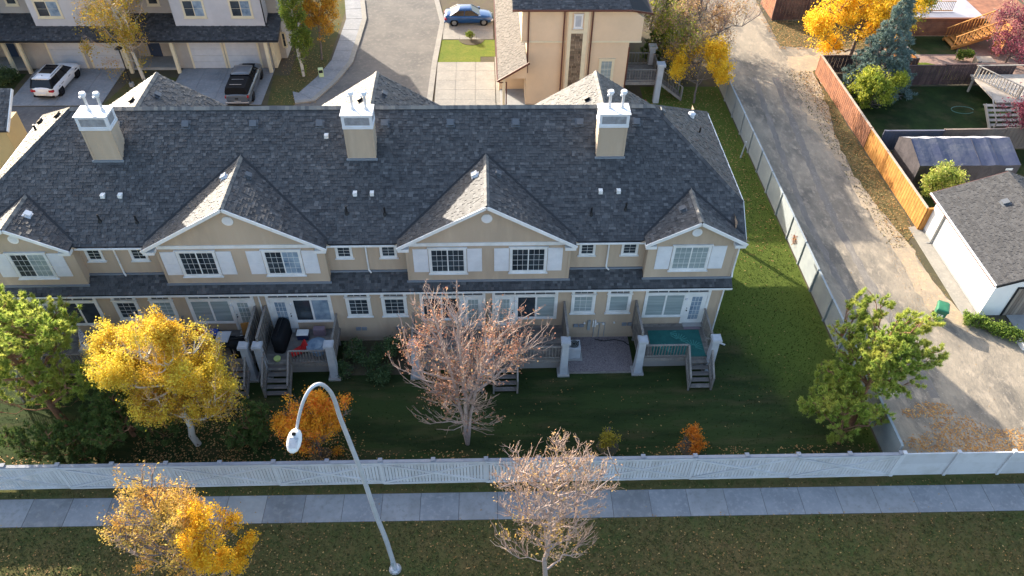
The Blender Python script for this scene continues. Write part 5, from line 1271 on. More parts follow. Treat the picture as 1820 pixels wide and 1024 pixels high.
MB().box(NX0, -16.6, 58.74, 58.83, 2.86, 2.98).build('gutter', black, NB); MB().box(NX0, -16.6, 58.83, 58.9, 2.8, 2.87).build('fascia', white, NB)
roof_plane(NB, [(NX0, 59.9, 6.4), (-16.4, 59.9, 6.4), (-16.4, 65.5, 9.4), (NX0, 65.5, 9.4)], shingle, under, 102, tabs=False)
roof_plane(NB, [(-16.4, 71.1, 6.4), (NX0, 71.1, 6.4), (NX0, 65.5, 9.4), (-16.4, 65.5, 9.4)], shingle, under, 103, tabs=False)
MB().add([(NX1, 60.0, 6.4), (NX1, 71, 6.4), (NX1, 65.5, 9.3)], [(0, 1, 2)]).build('gable_wall', g_lo, NB)
def garage_door(x0, x1, y, par):
    f = MB().box(x0 - .16, x0, y - .07, y - .018, 0, 2.36).box(x1, x1 + .16, y - .07, y - .018, 0, 2.36).box(x0 - .16, x1 + .16, y - .072, y - .018, 2.36, 2.55)
    fo = f.build('garage_frame', cream, par)
    for i in range(4):
        z0 = .03 + i * .58
        s = MB().box(x0, x1, y - .05, y - .018, z0, z0 + .56)
        for j in range(4): q = x0 + .08 + j * (x1 - x0 - .1) / 4; s.box(q, q + (x1 - x0) / 4 - .1, y - .058, y - .0505, z0 + .1, z0 + .47)
        s.build('door_section', gdoor, fo)
for a in (-35.75, -32.55, -24.25, -21.3): garage_door(a, a + 2.55, 59.9, NB)
garage_door(-45.5, -43, 59.9, NB)
for x in (-37.7, -29.4, -25.5, -17.9, -38.9): MB().box(x, x + .26, 59.0, 59.25, 0, 2.86).build('porch_column', cream, NB)
for (a, b, z0, z1) in [(-35.7, -33.7, 4.25, 5.75), (-24.1, -22.3, 4.25, 5.8), (-20.35, -18.55, 4.25, 5.8)]: window(NB, a, b, z0, z1, 60.284, 2, (1, 2), (glass_d, glass_l), trim=.13, tm=cream)
for (a, b) in [(-40.2, -39.2), (-27.3, -26.3), (-38.6, -37.6)]: window(NB, a, b, 4.7, 5.9, 61.584, 1, (1, 2), (glass_d,), trim=.13, tm=cream)
MB().box(-17.65, -17.4, 59.9, 61.6, 0, 3.1).build('corner_post', cream, NB)
for (a, b, p, q) in ((-29.3, -25.6, -28.4, -27.4), (-42, -37.8, -40.5, -39.5)):
    MB().box(p, q, 61.57, 61.598, .2, 2.3).build('front_door', mat('navy_door', (.03, .05, .1), .5), NB)
    MB().box(a, b, 59.6, 61.6, .0, .22).build('porch_step', conc_l, NB)
window(NB, -17.65 + .9, -16.95, 1.0, 2.4, 61.584, 1, (1, 2), (glass_d,), trim=.1, tm=cream)
# ================================================================== TAN HOUSE WITH BROWN TRIM
TB = empty('tan_townhouse', (7.5, 60, 0), 0, 'tall tan townhouse with dark brown gutters and a narrow stone panel', 'building')
tb = mat('peach_siding', (.66, .5, .34), .75, col2=(.6, .455, .31), nscale=.6)
brn = mat('brown_gutter', (.1, .035, .025), .5)
BY = 53.8
MB().box(3.35, 11.1, BY + .005, 70, 0, 5.4).build('wall_core', tb, TB)
_q = [(2.95, 5.4), (11.95, 5.4), (11.95, 7.2), (11.0, 7.95), (2.95, 8.2)]
MB().add([(x, BY - .095, z) for x, z in _q] + [(x, 70, z) for x, z in _q], [(0, 1, 2, 3, 4), (9, 8, 7, 6, 5), (0, 5, 6, 1), (1, 6, 7, 2), (2, 7, 8, 3), (3, 8, 9, 4), (4, 9, 5, 0)]).build('wall_core', tb, TB)
w = MB(); lap_wall(w, BY, .1, 5.35, lambda z: (3.35, 11.1), .17, .014); lap_side(w, 3.35, 0, 5.4, BY, 70, -1, .17); lap_side(w, 11.1, 0, 5.4, BY, 70, 1, .17)
lap_wall(w, BY - .1, 5.45, 8.05, lambda z: (2.95, 11.95 if z < 7.2 else 11.95 - (z - 7.2) * 1.25), .17, .014); lap_side(w, 2.95, 5.45, 8.2, BY - .1, 70, -1, .17); w.build('siding', tb, TB)
MB().box(2.9, 12.0, BY - .16, BY - .12, 5.33, 5.45).build('belt_board', cream, TB)
# roof: dark front hip
roof_plane(TB, [(2.2, BY - .6, 8.1), (10.9, BY - .6, 8.1), (10.0, BY + 2.6, 9.9), (2.2, BY + 2.6, 9.9)], shingle, under, 111)
MB().add([(10.9, BY - .6, 8.1), (12.7, BY + .8, 7.2), (10.0, BY + 2.6, 9.9)], [(0, 1, 2)]).build('roof_corner', under, TB)
roof_plane(TB, [(12.7, BY + .8, 7.2), (12.7, 70, 7.2), (9.6, 70, 9.9), (9.6, BY + 2.6, 9.9)], shingle, under, 113, tabs=False)
MB().box(2.95, 9.6, BY + 2.6, 70, 8.2, 9.9).build('roof_block', under, TB)
MB().box(2.2, 10.9, BY - .72, BY - .61, 7.98, 8.1).build('gutter', brn, TB)
MB().bar((10.9, BY - .66, 8.04), (12.75, BY + .8, 7.15), .12, .13).build('gutter', brn, TB)
MB().bar((12.75, BY + .8, 7.1), (12.75, BY + 12, 7.1), .1, .13).build('gutter', brn, TB)
for x in (3.42, 6.05, 8.15): MB().box(x - .05, x + .05, BY - .26, BY - .16, .05 if x != 3.42 else 2.9, 7.98).build('downspout', brn, TB)
MB().box(11.1, 11.2, BY - .04, BY + .1, 0, 4.9).build('downspout', brn, TB)
# chase with stone panel and high panel window
co = MB().box(6.25, 7.95, BY - .28, BY - .02, .1, 8.0).build('wall_chase', tb, TB)
MB().box(6.35, 6.6, BY - .34, BY - .285, .4, 7.9).box(7.5, 7.8, BY - .34, BY - .285, .4, 7.9).box(6.6, 7.5, BY - .338, BY - .285, 6.15, 6.4).box(6.6, 7.5, BY - .338, BY - .285, 7.75, 7.9).box(6.6, 7.5, BY - .338, BY - .285, .4, 1.3).build('chase_trim', cream, co)
stn = mat('ledge_stone', (.26, .19, .13), .85, island=ramp4((.1, .075, .05), (.19, .14, .095), (.25, .19, .13), (.14, .1, .07)), bump=.4)
for j in range(24):
    z = 1.32 + j * .2; xx = 6.6
    while xx < 7.49:
        ww = random.choice((.22, .3, .4)); x2 = min(xx + ww, 7.5)
        if x2 - xx > .05: MB().box(xx + .008, x2 - .008, BY - .3 - random.uniform(0, .03), BY - .282, z + .008, z + .192).build('stone', stn, co)
        xx = x2
window(TB, 6.75, 7.4, 6.55, 7.6, BY - .285, 1, None, (post_w,), trim=.08)
window(TB, 8.95, 10.15, 1.55, 3.95, BY - .016, 1, (3, 3), (glass_b,), trim=.17, tm=cream)
# left lean-to roof and porch
roof_plane(TB, [(1.15, 67, 2.95), (1.15, 52.3, 2.95), (3.3, 52.3, 4.35), (3.3, 67, 4.35)], shingle_b, under, 121)
MB().box(1.3, 3.35, 56.0, 66.5, 0, 2.9).build('garage_block', tb, TB)
MB().box(1.04, 1.14, 52.3, 67, 2.85, 2.97).build('gutter', brn, TB)
MB().bar((1.1, 52.25, 2.9), (3.5, 52.25, 4.4), .06, .16, (0, 0, 1)).build('rake_board', brn, TB)
MB().tube([(1.15, 52.4, 2.85), (1.35, 52.6, 2.6), (1.8, 52.9, 2.5), (1.8, 52.9, .2)], .05, 6).build('downspout', brn, TB)
MB().add([(1.6, 52.7, 2.9), (3.35, 52.7, 2.9), (3.35, 52.7, 4.1), (1.6, 52.7, 2.95)], [(0, 1, 2, 3)]).build('porch_gable', tb, TB)
MB().box(1.5, 1.7, 52.7, 52.9, 0, 2.9).build('porch_column', cream, TB)
MB().box(1.4, 3.35, 52.7, 56, 0, .15).build('porch_floor', conc_l, TB)
dk = empty('wooden_deck', (12.5, 55, 0), 0, 'raised grey deck with stairs at the side of the tan townhouse', 'deck')
f = MB()
for i in range(20): f.box(11.15, 13.9, 54.2 + i * .14, 54.33 + i * .14, 1.75, 1.79)
f.build('floor_boards', wood_g2, dk)['kind'] = 'stuff'
MB().box(11.15, 13.9, 54.15, 54.2, 1.5, 1.78).box(13.88, 13.92, 54.2, 57, 1.5, 1.78).build('rim_board', wood_g, dk)
railing(dk, (11.25, 54.2, 1.79), (13.8, 54.2, 1.79), 0, 1.0, 12); railing(dk, (11.25, 57, 1.79), (13.8, 57, 1.79), 0, 1.0, 10); railing(dk, (13.9, 55.5, 1.79), (13.9, 57, 1.79), 0, 1.0, 7)
for (px, py) in ((13.9, 54.1), (13.75, 57.1)):
    po = MB().box(px - .22, px + .22, py - .22, py + .22, .0, 3.2).build('post', post_w, dk); MB().box(px - .32, px + .32, py - .32, py + .32, 3.2, 3.4).build('post_cap', post_w, po)
for i in range(7):
    MB().box(14.1 + i * .28, 14.36 + i * .28, 54.35, 55.4, 1.5 - i * .22 - .04, 1.5 - i * .22).build('tread', wood_g2, dk)
for y in (54.3, 55.45):
    r = MB(); r.bar((14.0, y, 2.8), (16.0, y, 1.2), .08, .06); r.bar((14.0, y, 1.6), (16.0, y, .1), .05, .2); r.box(15.95, 16.05, y - .05, y + .05, 0, 1.2); ro = r.build('stair_railing', wood_g, dk)
    for i in range(9): t = (i + .5) / 9; x = 14 + 2 * t; MB().box(x - .02, x + .02, y - .02, y + .02, 1.75 - 1.55 * t, 2.78 - 1.6 * t).build('baluster', wood_g2, ro)
# small tan building at the left edge
cN = gp(5, 225, 5.4)
LB = empty('tan_neighbour_house', (cN.x - 5, cN.y + 4, 0), 0, 'corner of a yellowish tan house with a dark eave at the left edge', 'building')
tn = mat('ochre_siding', (.5, .37, .17), .75, col2=(.45, .33, .16), nscale=.6)
MB().box(cN.x - 14, cN.x, cN.y, cN.y + 1.9, 0, 5.3).build('wall_core', tn, LB)
w = MB(); lap_wall(w, cN.y, .2, 5.4, lambda z: (cN.x - 14, cN.x), .17); w.build('siding', tn, LB)
roof_plane(LB, [(cN.x - 14, cN.y - .4, 5.35), (cN.x + .4, cN.y - .4, 5.35), (cN.x + .4 , cN.y + 1.9, 7.0), (cN.x - 14, cN.y + 1.9, 7.0)], shingle, under, 131)
MB().bar((cN.x + .43, cN.y - .4, 5.27), (cN.x + .43, cN.y + 1.9, 6.92), .06, .2, (0, 0, 1)).build('rake_board', white, LB)
# far decks top right
RD = empty('red_brown_deck', (42, 66.5, 0), 0, 'long red brown deck with solid plank skirt and orange stairs', 'deck')
for i in range(9): MB().box(36.5, 46.0, 65.5, 65.54, .1 + i * .18, .27 + i * .18).build('plank', fence_r, RD)
MB().box(36.4, 46.1, 65.3, 65.55, 1.72, 1.8).build('rim_board', fence_r, RD)
MB().box(36.5, 46.0, 65.55, 72, 1.7, 1.78).build('deck_floor', mat('grey_deck_floor', (.36, .36, .4), .8, col2=(.3, .3, .34), nscale=1), RD)
railing(RD, (39.5, 66.8, 1.78), (43.5, 66.8, 1.78), 0, 1.0, 24, m=fence_n)
for i in range(8): MB().box(46.0 - i * .45 - .5, 46.0 - i * .45, 62.9, 64.6, 1.6 - i * .2, 1.66 - i * .2).build('tread', fence_n, RD)
for y in (62.85, 64.65): 
    r = MB(); r.bar((46.1, y, 2.85), (42.3, y, 1.2), .1, .07); r.bar((46.1, y, 1.5), (42.3, y, -.1 + .2), .05, .28); ro = r.build('stair_railing', fence_n, RD)
    for i in range(14): t = (i + .5) / 14; x = 46.1 - 3.8 * t; MB().box(x - .025, x + .025, y - .02, y + .02, 1.55 - 1.4 * t, 2.8 - 1.65 * t).build('baluster', fence_n, ro)
MB().box(46.0, 51, 61.5, 72, 1.7, 1.78).build('deck_floor', fence_r, RD)
MB().box(46.0, 46.05, 61.5, 62.85, 0, 2.8).build('side_panel', fence_n, RD)
MB().bar((46.0, 65, 2.85), (48, 62.5, 2.85), .08, .05).build('top_rail', cap_l, RD)
# deck at right edge by the shaded yard
SD = empty('small_timber_deck', (41.5, 53.0, 0), 0, 'sunlit timber deck with stairs at the right edge of the shaded yard', 'deck')
dm = mat('pale_timber', (.45, .4, .34), .8, col2=(.36, .31, .26), nscale=2)
MB().box(40.3, 50, 51.6, 56.0, 1.2, 1.3).build('deck_floor', dm, SD)
MB().bar((40.25, 55.6, 2.35), (42.3, 52.0, 2.35), .12, .05).bar((40.25, 55.6, 1.25), (42.3, 52.0, 1.25), .08, .3).build('rim_board', dm, SD)
ra = MB().bar((40.25, 55.65, 2.3), (50, 55.8, 2.3), .1, .05).build('railing', dm, SD)
for i in range(16):
    p = Vector((40.25, 55.6, 0)).lerp(Vector((42.3, 52.0, 0)), (i + .5) / 16); MB().box(p.x - .03, p.x + .03, p.y - .03, p.y + .03, 1.3, 2.33).build('baluster', dm, ra)
for i in range(6): MB().box(39.4 + .0, 41.8, 51.4 - i * .42, 51.75 - i * .42, 1.02 - i * .18, 1.07 - i * .18).build('tread', dm, SD)
for x in (39.5, 42.0): MB().bar((x, 51.6, 2.2), (x - .4, 49.0, 1.1), .08, .05).bar((x, 51.6, 1.1), (x - .4, 49.0, .05), .06, .3).bar((x - .4, 49, 0), (x - .4, 49, 1.1), .08, .08).build('stair_railing', dm, SD)
for (x, y) in ((40.4, 55.5), (42.2, 52.1)): MB().box(x - .07, x + .07, y - .07, y + .07, 0, 2.35).build('post', dm, SD)
# ================================================================== STREET LAMP
LP = empty('street_lamp', (-4.1, 15.3, 0), 0, 'tall grey davit street lamp with a shepherd hook arm', 'street lamp')
pts = [Vector((-4.1, 15.3, .05))]
for (px, py, y) in ((687, 962, 15.3), (669, 917, 15.3), (654, 873, 15.3), (640, 833, 15.3), (622, 787, 15.3), (604, 741, 15.2), (596, 715, 15.05), (586, 695, 14.85), (570, 683, 14.6), (554, 689, 14.4), (541, 709, 14.2), (532, 738, 14.05), (527, 765, 13.95)):
    pts.append(yp(px, py, y))
rad = [.105, .1, .095, .09, .085, .08, .075, .07, .065, .06, .057, .053, .05, .045]
# smooth the centre line
def catmull(P, R, k=6):
    out = []; ro = []
    for i in range(len(P) - 1):
        p0, p1, p2, p3 = P[max(i - 1, 0)], P[i], P[i + 1], P[min(i + 2, len(P) - 1)]
        for j in range(k):
            t = j / k
            out.append(.5 * ((2 * p1) + (p2 - p0) * t + (2 * p0 - 5 * p1 + 4 * p2 - p3) * t * t + (3 * p1 - p0 - 3 * p2 + p3) * t ** 3)); ro.append(R[i] * (1 - t) + R[i + 1] * t)
    out.append(P[-1]); ro.append(R[-1]); return out, ro
cp, cr = catmull(pts, rad)
MB().tube(cp, cr, 16).build('pole', lamp_m, LP, smooth=True)
MB().box(-4.22, -4.1, 15.17, 15.22, .55, .85).build('access_hatch', fence_g, LP)
MB().cyl((-4.1, 15.3), .27, 0.0, .06, 20).build('base_plate', conc_l, LP)
MB().cyl((-4.1, 15.3), .21, .06, .12, 20, r1=.17).build('base_collar', lamp_m, LP)
for i in range(4):
    a = PI / 4 + i * PI / 2; MB().cyl((-4.1 + .2 * math.cos(a), 15.3 + .2 * math.sin(a)), .022, .06, .16, 6).build('anchor_bolt', fence_g, LP)
a = yp(527, 762, 13.95); b = yp(519, 806, 13.25)
d = (b - a).normalized(); sx = d.cross(Vector((0, 0, 1))).normalized(); up = sx.cross(d)
rings = []
for t, w_, h_ in ((0, .05, .05), (.06, .13, .1), (.2, .2, .13), (.45, .235, .14), (.7, .22, .13), (.9, .16, .1), (1.0, .05, .04)):
    c = a + (b - a) * t
    rings.append([c + sx * w_ * math.cos(q) + up * (h_ * math.sin(q) if math.sin(q) > 0 else .35 * h_ * math.sin(q)) for q in np.linspace(0, 2 * PI, 16, endpoint=False)])
hd = MB().rings(rings).build('lamp_head', white, LP, smooth=True)
for t in np.linspace(.42, .82, 8):
    c = a + (b - a) * t; MB().bar(c - sx * .15 + up * .135, c + sx * .15 + up * .135, .018, .05, up).build('cooling_fin', lamp_m, hd)
c = a + (b - a) * .27; MB().bar(c + up * .12, c + up * .24, .09, .09, d).build('photocell', dark, hd)
# garden lamp by the birch
gl = empty('garden_lamp', (-28.6, 56.9, 0), 0, 'black post lamp with a cone hood between the driveways', 'lamp post')
MB().cyl((-28.6, 56.9), .05, .0, 3.3, 8).build('pole', black, gl); MB().cyl((-28.6, 56.9), .32, 3.3, 3.5, 14, r1=.05).build('lamp_hood', black, gl); MB().box(-28.75, -28.45, 56.75, 57.05, 0, .35).build('base', conc_l, gl)
# utility box, mailbox sign
gb = gp(572, 138)
ub = empty('utility_box', tuple(gb), .2, 'pale green utility box on the lawn at the street bend', 'utility box')
MB().box(-.2, .2, -.16, .16, 0, .85).build('cabinet', mat('pale_green', (.5, .6, .32), .5), ub, world=False, bevel=.02); MB().box(-.16, .16, -.175, -.162, .5, .75).build('door_plate', black, ub, world=False)
# wheelie bin
bn = gp(1666, 571)
BN = empty('wheelie_bin', (bn.x, bn.y + .15, 0), R_(-28), 'green wheelie bin standing on the lane edge', 'bin')
gr = mat('bin_green', (.03, .17, .09), .45, col2=(.025, .13, .07), nscale=5)
MB().rings([[(-w_, -l_, z), (w_, -l_, z), (w_, l_, z), (-w_, l_, z)] for z, w_, l_ in ((.06, .22, .24), (.12, .24, .28), (.9, .3, .38), (.98, .33, .41))]).build('body', gr, BN, world=False, bevel=.03)
MB().rings([[(-.34 * k, -.44 * k2, z), (.34 * k, -.44 * k2, z), (.34 * k, .42 * k2, z), (-.34 * k, .42 * k2, z)] for z, k, k2 in ((.98, 1, 1), (1.05, 1, 1), (1.12, .8, .85), (1.13, .4, .5))]).build('lid', gr, BN, world=False, bevel=.03)
MB().bar((-.28, .5, 1.0), (.28, .5, 1.0), .05, .05).bar((-.25, .38, .96), (-.25, .5, 1.0), .04, .04).bar((.25, .38, .96), (.25, .5, 1.0), .04, .04).build('handle', gr, BN, world=False)
for s in (-1, 1): MB().cyl((.34, .13), .13, s * .27 - .03, s * .27 + .03, 14, axis='x').build('wheel', dark, BN, world=False)
MB().box(-.13, -.02, -.385, -.375, .55, .75).box(.03, .13, -.385, -.375, .55, .75).build('painted_mark', white, BN, world=False)

# ================================================================== VEHICLES
tyre_m = mat('tyre_rubber', (.015, .015, .016), .85); rim_m = mat('alloy_rim', (.35, .36, .38), .3, metal=.8); rim_d = mat('dark_rim', (.03, .03, .035), .35, metal=.5)
cgl = mat('car_glass', (.008, .01, .014), .08, spec=.4); red_l = mat('tail_lamp_red', (.35, .01, .02), .25, coat=.5); head_l = mat('head_lamp_clear', (.6, .62, .65), .15, coat=.6)
def lerp_tab(T, x):
    for i in range(len(T) - 1):
        if T[i][0] <= x <= T[i + 1][0]:
            t = (x - T[i][0]) / (T[i + 1][0] - T[i][0] + 1e-9); return T[i][1] * (1 - t) + T[i + 1][1] * t
    return T[-1][1] if x > T[-1][0] else T[0][1]
def car(name, label, cat, loc, rz, L, W, paint, top, belt, cabin, wheels, rimm, wr=.34, kind='sedan'):
    C_ = empty(name, loc, rz, label, cat)
    hl = L / 2; hw = W / 2
    xs_ = np.linspace(-hl, hl, 27)
    rings = []
    for x in xs_:
        e = abs(x) / hl
        w_ = hw * (1 - .16 * max(0, (e - .8) / .2) ** 2 * 1.6) if True else hw
        zt = lerp_tab(top, x); zb = .22 + .14 * max(0, (e - .86) / .14)
        zm = zb + (zt - zb) * .55
        R1 = [(x, 0, zb), (x, w_ * .86, zb), (x, w_ * .97, zb + .12), (x, w_, zm), (x, w_ * .985, zt - .14), (x, w_ * .9, zt - .03), (x, w_ * .6, zt + .015), (x, 0, zt + .03)]
        ring = R1 + [(p[0], -p[1], p[2]) for p in R1[1:-1][::-1]]
        rings.append(ring)
    # tuck the ends in
    for r_, k in ((rings[0], -1), (rings[-1], 1)):
        for i, p in enumerate(r_): r_[i] = (p[0] + (-k) * (.06 if p[2] > .55 else 0), p[1] * .95, p[2])
    MB().rings(rings).build('body', paint, C_, world=False, smooth=True)
    # wheel arches, wheels
    for wx in wheels:
        for s in (-1, 1):
            MB().cyl((wx, wr), wr + .055, s * (hw - .12) - .115, s * (hw - .12) + .126, 22, axis='y').build('wheel_arch', dark, C_, world=False)
            wo = MB().cyl((wx, wr), wr, s * (hw - .12) - .1, s * (hw - .12) + .135, 22, axis='y').build('wheel', tyre_m, C_, world=False, bevel=.02)
            y0 = s * (hw + .016)
            MB().cyl((wx, wr), wr * .64, min(y0, y0 + s * .008), max(y0, y0 + s * .008), 18, axis='y').build('rim', rimm, wo, world=False)
            sp = MB()
            for i in range(5):
                a = 2 * PI * i / 5; sp.bar((wx, y0 + s * .014, wr), (wx + wr * .6 * math.cos(a), y0 + s * .014, wr + wr * .6 * math.sin(a)), .02, .05, (0, s, 0))
            sp.build('spoke', rim_m if rimm is rim_m else rim_d, wo, world=False)
    # cabin glass house
    cx0, cx1, rx0, rx1, zr = cabin           # base rear, base front, roof rear, roof front, roof height
    zb0, zb1 = lerp_tab(top, cx0), lerp_tab(top, cx1)
    wb, wt = hw * .93, hw * .74
    prof = [(cx0, zb0 - .03, wb * .96), (rx0, zr - .06, wt), (rx1, zr - .07, wt), (cx1, zb1 - .03, wb * .94)]
    bz = lambda x: lerp_tab(top, x) - .05
    gh = MB()
    for s in (-1, 1):
        q = [(cx0, s * wb * .96, zb0 - .04), (cx1, s * wb * .94, zb1 - .04), (rx1, s * wt, zr - .06), (rx0, s * wt, zr - .05)]
        gh.add(q, [(0, 1, 2, 3) if s < 0 else (3, 2, 1, 0)])
    gh.add([(cx0, -wb * .96, zb0 - .04), (cx0, wb * .96, zb0 - .04), (rx0, wt, zr - .05), (rx0, -wt, zr - .05)], [(3, 2, 1, 0)])
    gh.add([(cx1, -wb * .94, zb1 - .04), (cx1, wb * .94, zb1 - .04), (rx1, wt, zr - .06), (rx1, -wt, zr - .06)], [(0, 1, 2, 3)])
    gh.build('side_windows', cgl, C_, world=False)
    # roof skin, crowned
    rings = []
    for t in np.linspace(0, 1, 7):
        x = rx0 - .05 + (rx1 - rx0 + .08) * t; cr_ = .05 * math.sin(PI * (0.15 + .7 * t)); e = wt + .025
        rings.append([(x, -e, zr - .075), (x, -e * .9, zr - .02 + cr_ * .3), (x, -e * .45, zr + cr_), (x, e * .45, zr + cr_), (x, e * .9, zr - .02 + cr_ * .3), (x, e, zr - .075)])
    ro = MB().rings(rings).build('roof', paint, C_, world=False, smooth=True)
    # pillars
    for s in (-1, 1):
        p = MB()
        p.bar((cx1, s * wb * .945, zb1 - .02), (rx1, s * (wt + .01), zr - .05), .06, .05); p.bar((cx0 + .04, s * wb * .965, zb0 - .02), (rx0, s * (wt + .012), zr - .04), .12 if kind != 'sedan' else .09, .05)
        for f in ((.45,) if kind == 'sedan' else (.38, .72)):
            xb = cx0 + (cx1 - cx0) * f; xt = rx0 + (rx1 - rx0) * min(1, max(0, f * 1.08)); p.bar((xb, s * (wb * .96), lerp_tab(top, xb) - .04), (xt, s * (wt + .008), zr - .05), .07, .035)
        p.build('pillar', paint if kind != 'suv' else dark, C_, world=False)
        MB().box(-.11, .11, -.09, .09, -.06, .06).build('mirror', paint, C_, world=False, bevel=.03).location = (cx1 - .15, s * (hw + .07), zb1 + .06)
        MB().bar((-hl * .45, s * (hw + .002), .78), (-hl * .3, s * (hw + .002), .79), .02, .03).build('door_handle', black if kind != 'sedan' else paint, C_, world=False); MB().bar((hl * .05, s * (hw + .002), .78), (hl * .2, s * (hw + .002), .79), .02, .03).build('door_handle', black if kind != 'sedan' else paint, C_, world=False)
        zl = lerp_tab(top, -hl) - .18
        MB().box(-hl - .01, -hl + .22, min(s * hw * .55, s * hw * .93), max(s * hw * .55, s * hw * .93), zl - .1, zl + .07).build('tail_light', red_l, C_, world=False, bevel=.02)
        zl = lerp_tab(top, hl) - .12
        MB().box(hl - .28, hl - .0, min(s * hw * .5, s * hw * .9), max(s * hw * .5, s * hw * .9), zl - .1, zl + .03).build('headlight', head_l, C_, world=False, bevel=.03)
    MB().box(-hl - .03, -hl + .02, -.26, .26, .5, .63).build('number_plate', white, C_, world=False)
    MB().box(-hl - .03, -hl + .1, -hw * .86, hw * .86, .28, .42).build('bumper', dark if kind != 'sedan' else paint, C_, world=False, bevel=.02)
    MB().box(hl - .08, hl + .02, -hw * .5, hw * .5, .35, .6).build('grille', black, C_, world=False, bevel=.02)
    return C_, rx0, rx1, zr, wt
def paintm(n, c, met=.0): return mat(n, c, .28, coat=.6, spec=.5, metal=met)
rw, fwp = gp(109, 171.5), gp(140.4, 136)
dv = (fwp - rw); rz = math.atan2(dv.y, dv.x)
cen = (rw + fwp) / 2 + Vector((-math.sin(rz), math.cos(rz), 0)) * .85
wp_ = paintm('white_car_paint', (.72, .73, .76))
S, a, b, zr, wt = car('white_suv', 'white suv with a dark sunroof parked facing the garage', 'car', (cen.x, cen.y, .045), rz, 4.75, 1.92, wp_, [(-2.38, 1.0), (-2.2, 1.05), (-1.0, 1.05), (.8, 1.04), (1.7, .95), (2.2, .84), (2.38, .7)], None, (-2.28, 1.2, -1.9, .35, 1.66), (-1.4, 1.42), rim_d, .37, 'suv')
MB().box(a + .75, b - .12, -.5, .5, zr + .035, zr + .062).build('sunroof', cgl, S, world=False)
MB().box(a - .1, a + .12, -wt * .9, wt * .9, zr - .02, zr + .03).build('spoiler', wp_, S, world=False, bevel=.02)
MB().cyl((a + .35, 0), .03, zr + .04, zr + .1, 6).build('antenna', dark, S, world=False)
for s in (-1, 1): MB().bar((a + .3, s * wt * .95, zr + .04), (b - .1, s * wt * .95, zr + .04), .04, .04).build('roof_rail', rim_m, S, world=False)
rw, fwp = gp(449.5, 180.7), gp(464.5, 140.5)
dv = (fwp - rw); rz = math.atan2(dv.y, dv.x)
cen = (rw + fwp) / 2 + Vector((-math.sin(rz), math.cos(rz), 0)) * .85
gp_ = paintm('grey_truck_paint', (.11, .13, .155), .3)
T, a, b, zr, wt = car('grey_pickup', 'grey pickup with a black bed canopy parked at the garages', 'pickup', (cen.x, cen.y, .045), rz, 5.6, 1.95, gp_, [(-2.8, 1.12), (.2, 1.12), (1.2, 1.12), (1.6, 1.1), (2.5, 1.03), (2.8, .85)], None, (-.75, 1.45, -.6, .75, 1.76), (-1.65, 1.85), rim_d, .4, 'suv')
MB().rings([[(x, -w_, 1.1), (x, -w_, 1.3), (x, -w_ * .86, 1.68), (x, 0, 1.73), (x, w_ * .86, 1.68), (x, w_, 1.3), (x, w_, 1.1)] for x, w_ in ((-2.72, .84), (-2.6, .88), (-.9, .88), (-.86, .86))]).build('bed_canopy', dark, T, world=False, bevel=.03)
for x in (-2.3, -1.5): MB().bar((x, -.45, 1.76), (x, .45, 1.76), .05, .03).build('canopy_rack', rim_m, T, world=False)
MB().box(-2.86, -2.8, -.8, .8, .62, 1.08).build('tailgate', gp_, T, world=False, bevel=.02)
MB().box(-2.9, -2.86, -.12, .12, .8, .9).build('tailgate_handle', black, T, world=False)
MB().box(-3.0, -2.84, -.9, .9, .45, .6).build('rear_bumper', rim_m, T, world=False, bevel=.03)
MB().box(1.75, 2.25, -.5, .5, 1.1, 1.13).build('bonnet_scoop', dark, T, world=False)
rw, fwp = gp(809, 47), gp(858, 46)
dv = (fwp - rw); rz = math.atan2(dv.y, dv.x); cen = (rw + fwp) / 2 + Vector((-math.sin(rz), math.cos(rz), 0)) * .8
bp_ = paintm('blue_car_paint', (.006, .06, .2), .1)
B, a, b, zr, wt = car('blue_sedan', 'metallic blue sedan parked on the sunny driveway', 'car', (cen.x, cen.y, .045), rz, 4.5, 1.78, bp_, [(-2.25, .86), (-2.1, .98), (-1.6, 1.0), (-.8, .95), (.7, .93), (1.3, .88), (1.9, .76), (2.25, .6)], None, (-1.75, 1.15, -.95, .3, 1.44), (-1.35, 1.38), rim_m, .32, 'sedan')

# ================================================================== TREES AND PLANTS
M_ = lambda x, y, r: (lambda P: (np.hypot(P[:, 0] - x, P[:, 1] - y) < r))
tree('bare_tree', 'large bare pinkish tree with a few rusty leaves before the middle decks', (-1.0, 21.7, 0), 10.5, (-1.1, 22.4, 6.1), (4.3, 3.0, 4.9), .17, (34, 170, 950, 3800), 3, bark_l, bark_p,
     lf_rust, 4200, .055, .09, 'fan', lift=.25, twig_r=.010, maxlen=(9, 2.6, 1.3, .6), lo=.05, wob=.07, stems=4, lobes=24)
tree('bare_tree', 'smaller bare tan tree standing below the footpath', (2.3, 14.3, 0), 9.6, (2.5, 15.1, 5.8), (2.35, 2.1, 5.1), .12, (34, 160, 850, 3900), 4, bark_l, bark_p,
     None, 0, leafparts=[(lf_tan, 1300, None), (lf_pale, 500, lambda P: (P[:, 2] < 4.6))], lsize=.05, lspread=.08, lift=.2, twig_r=.010, maxlen=(7, 2.2, 1.1, .6), lo=.05, wob=.1, lobes=24)
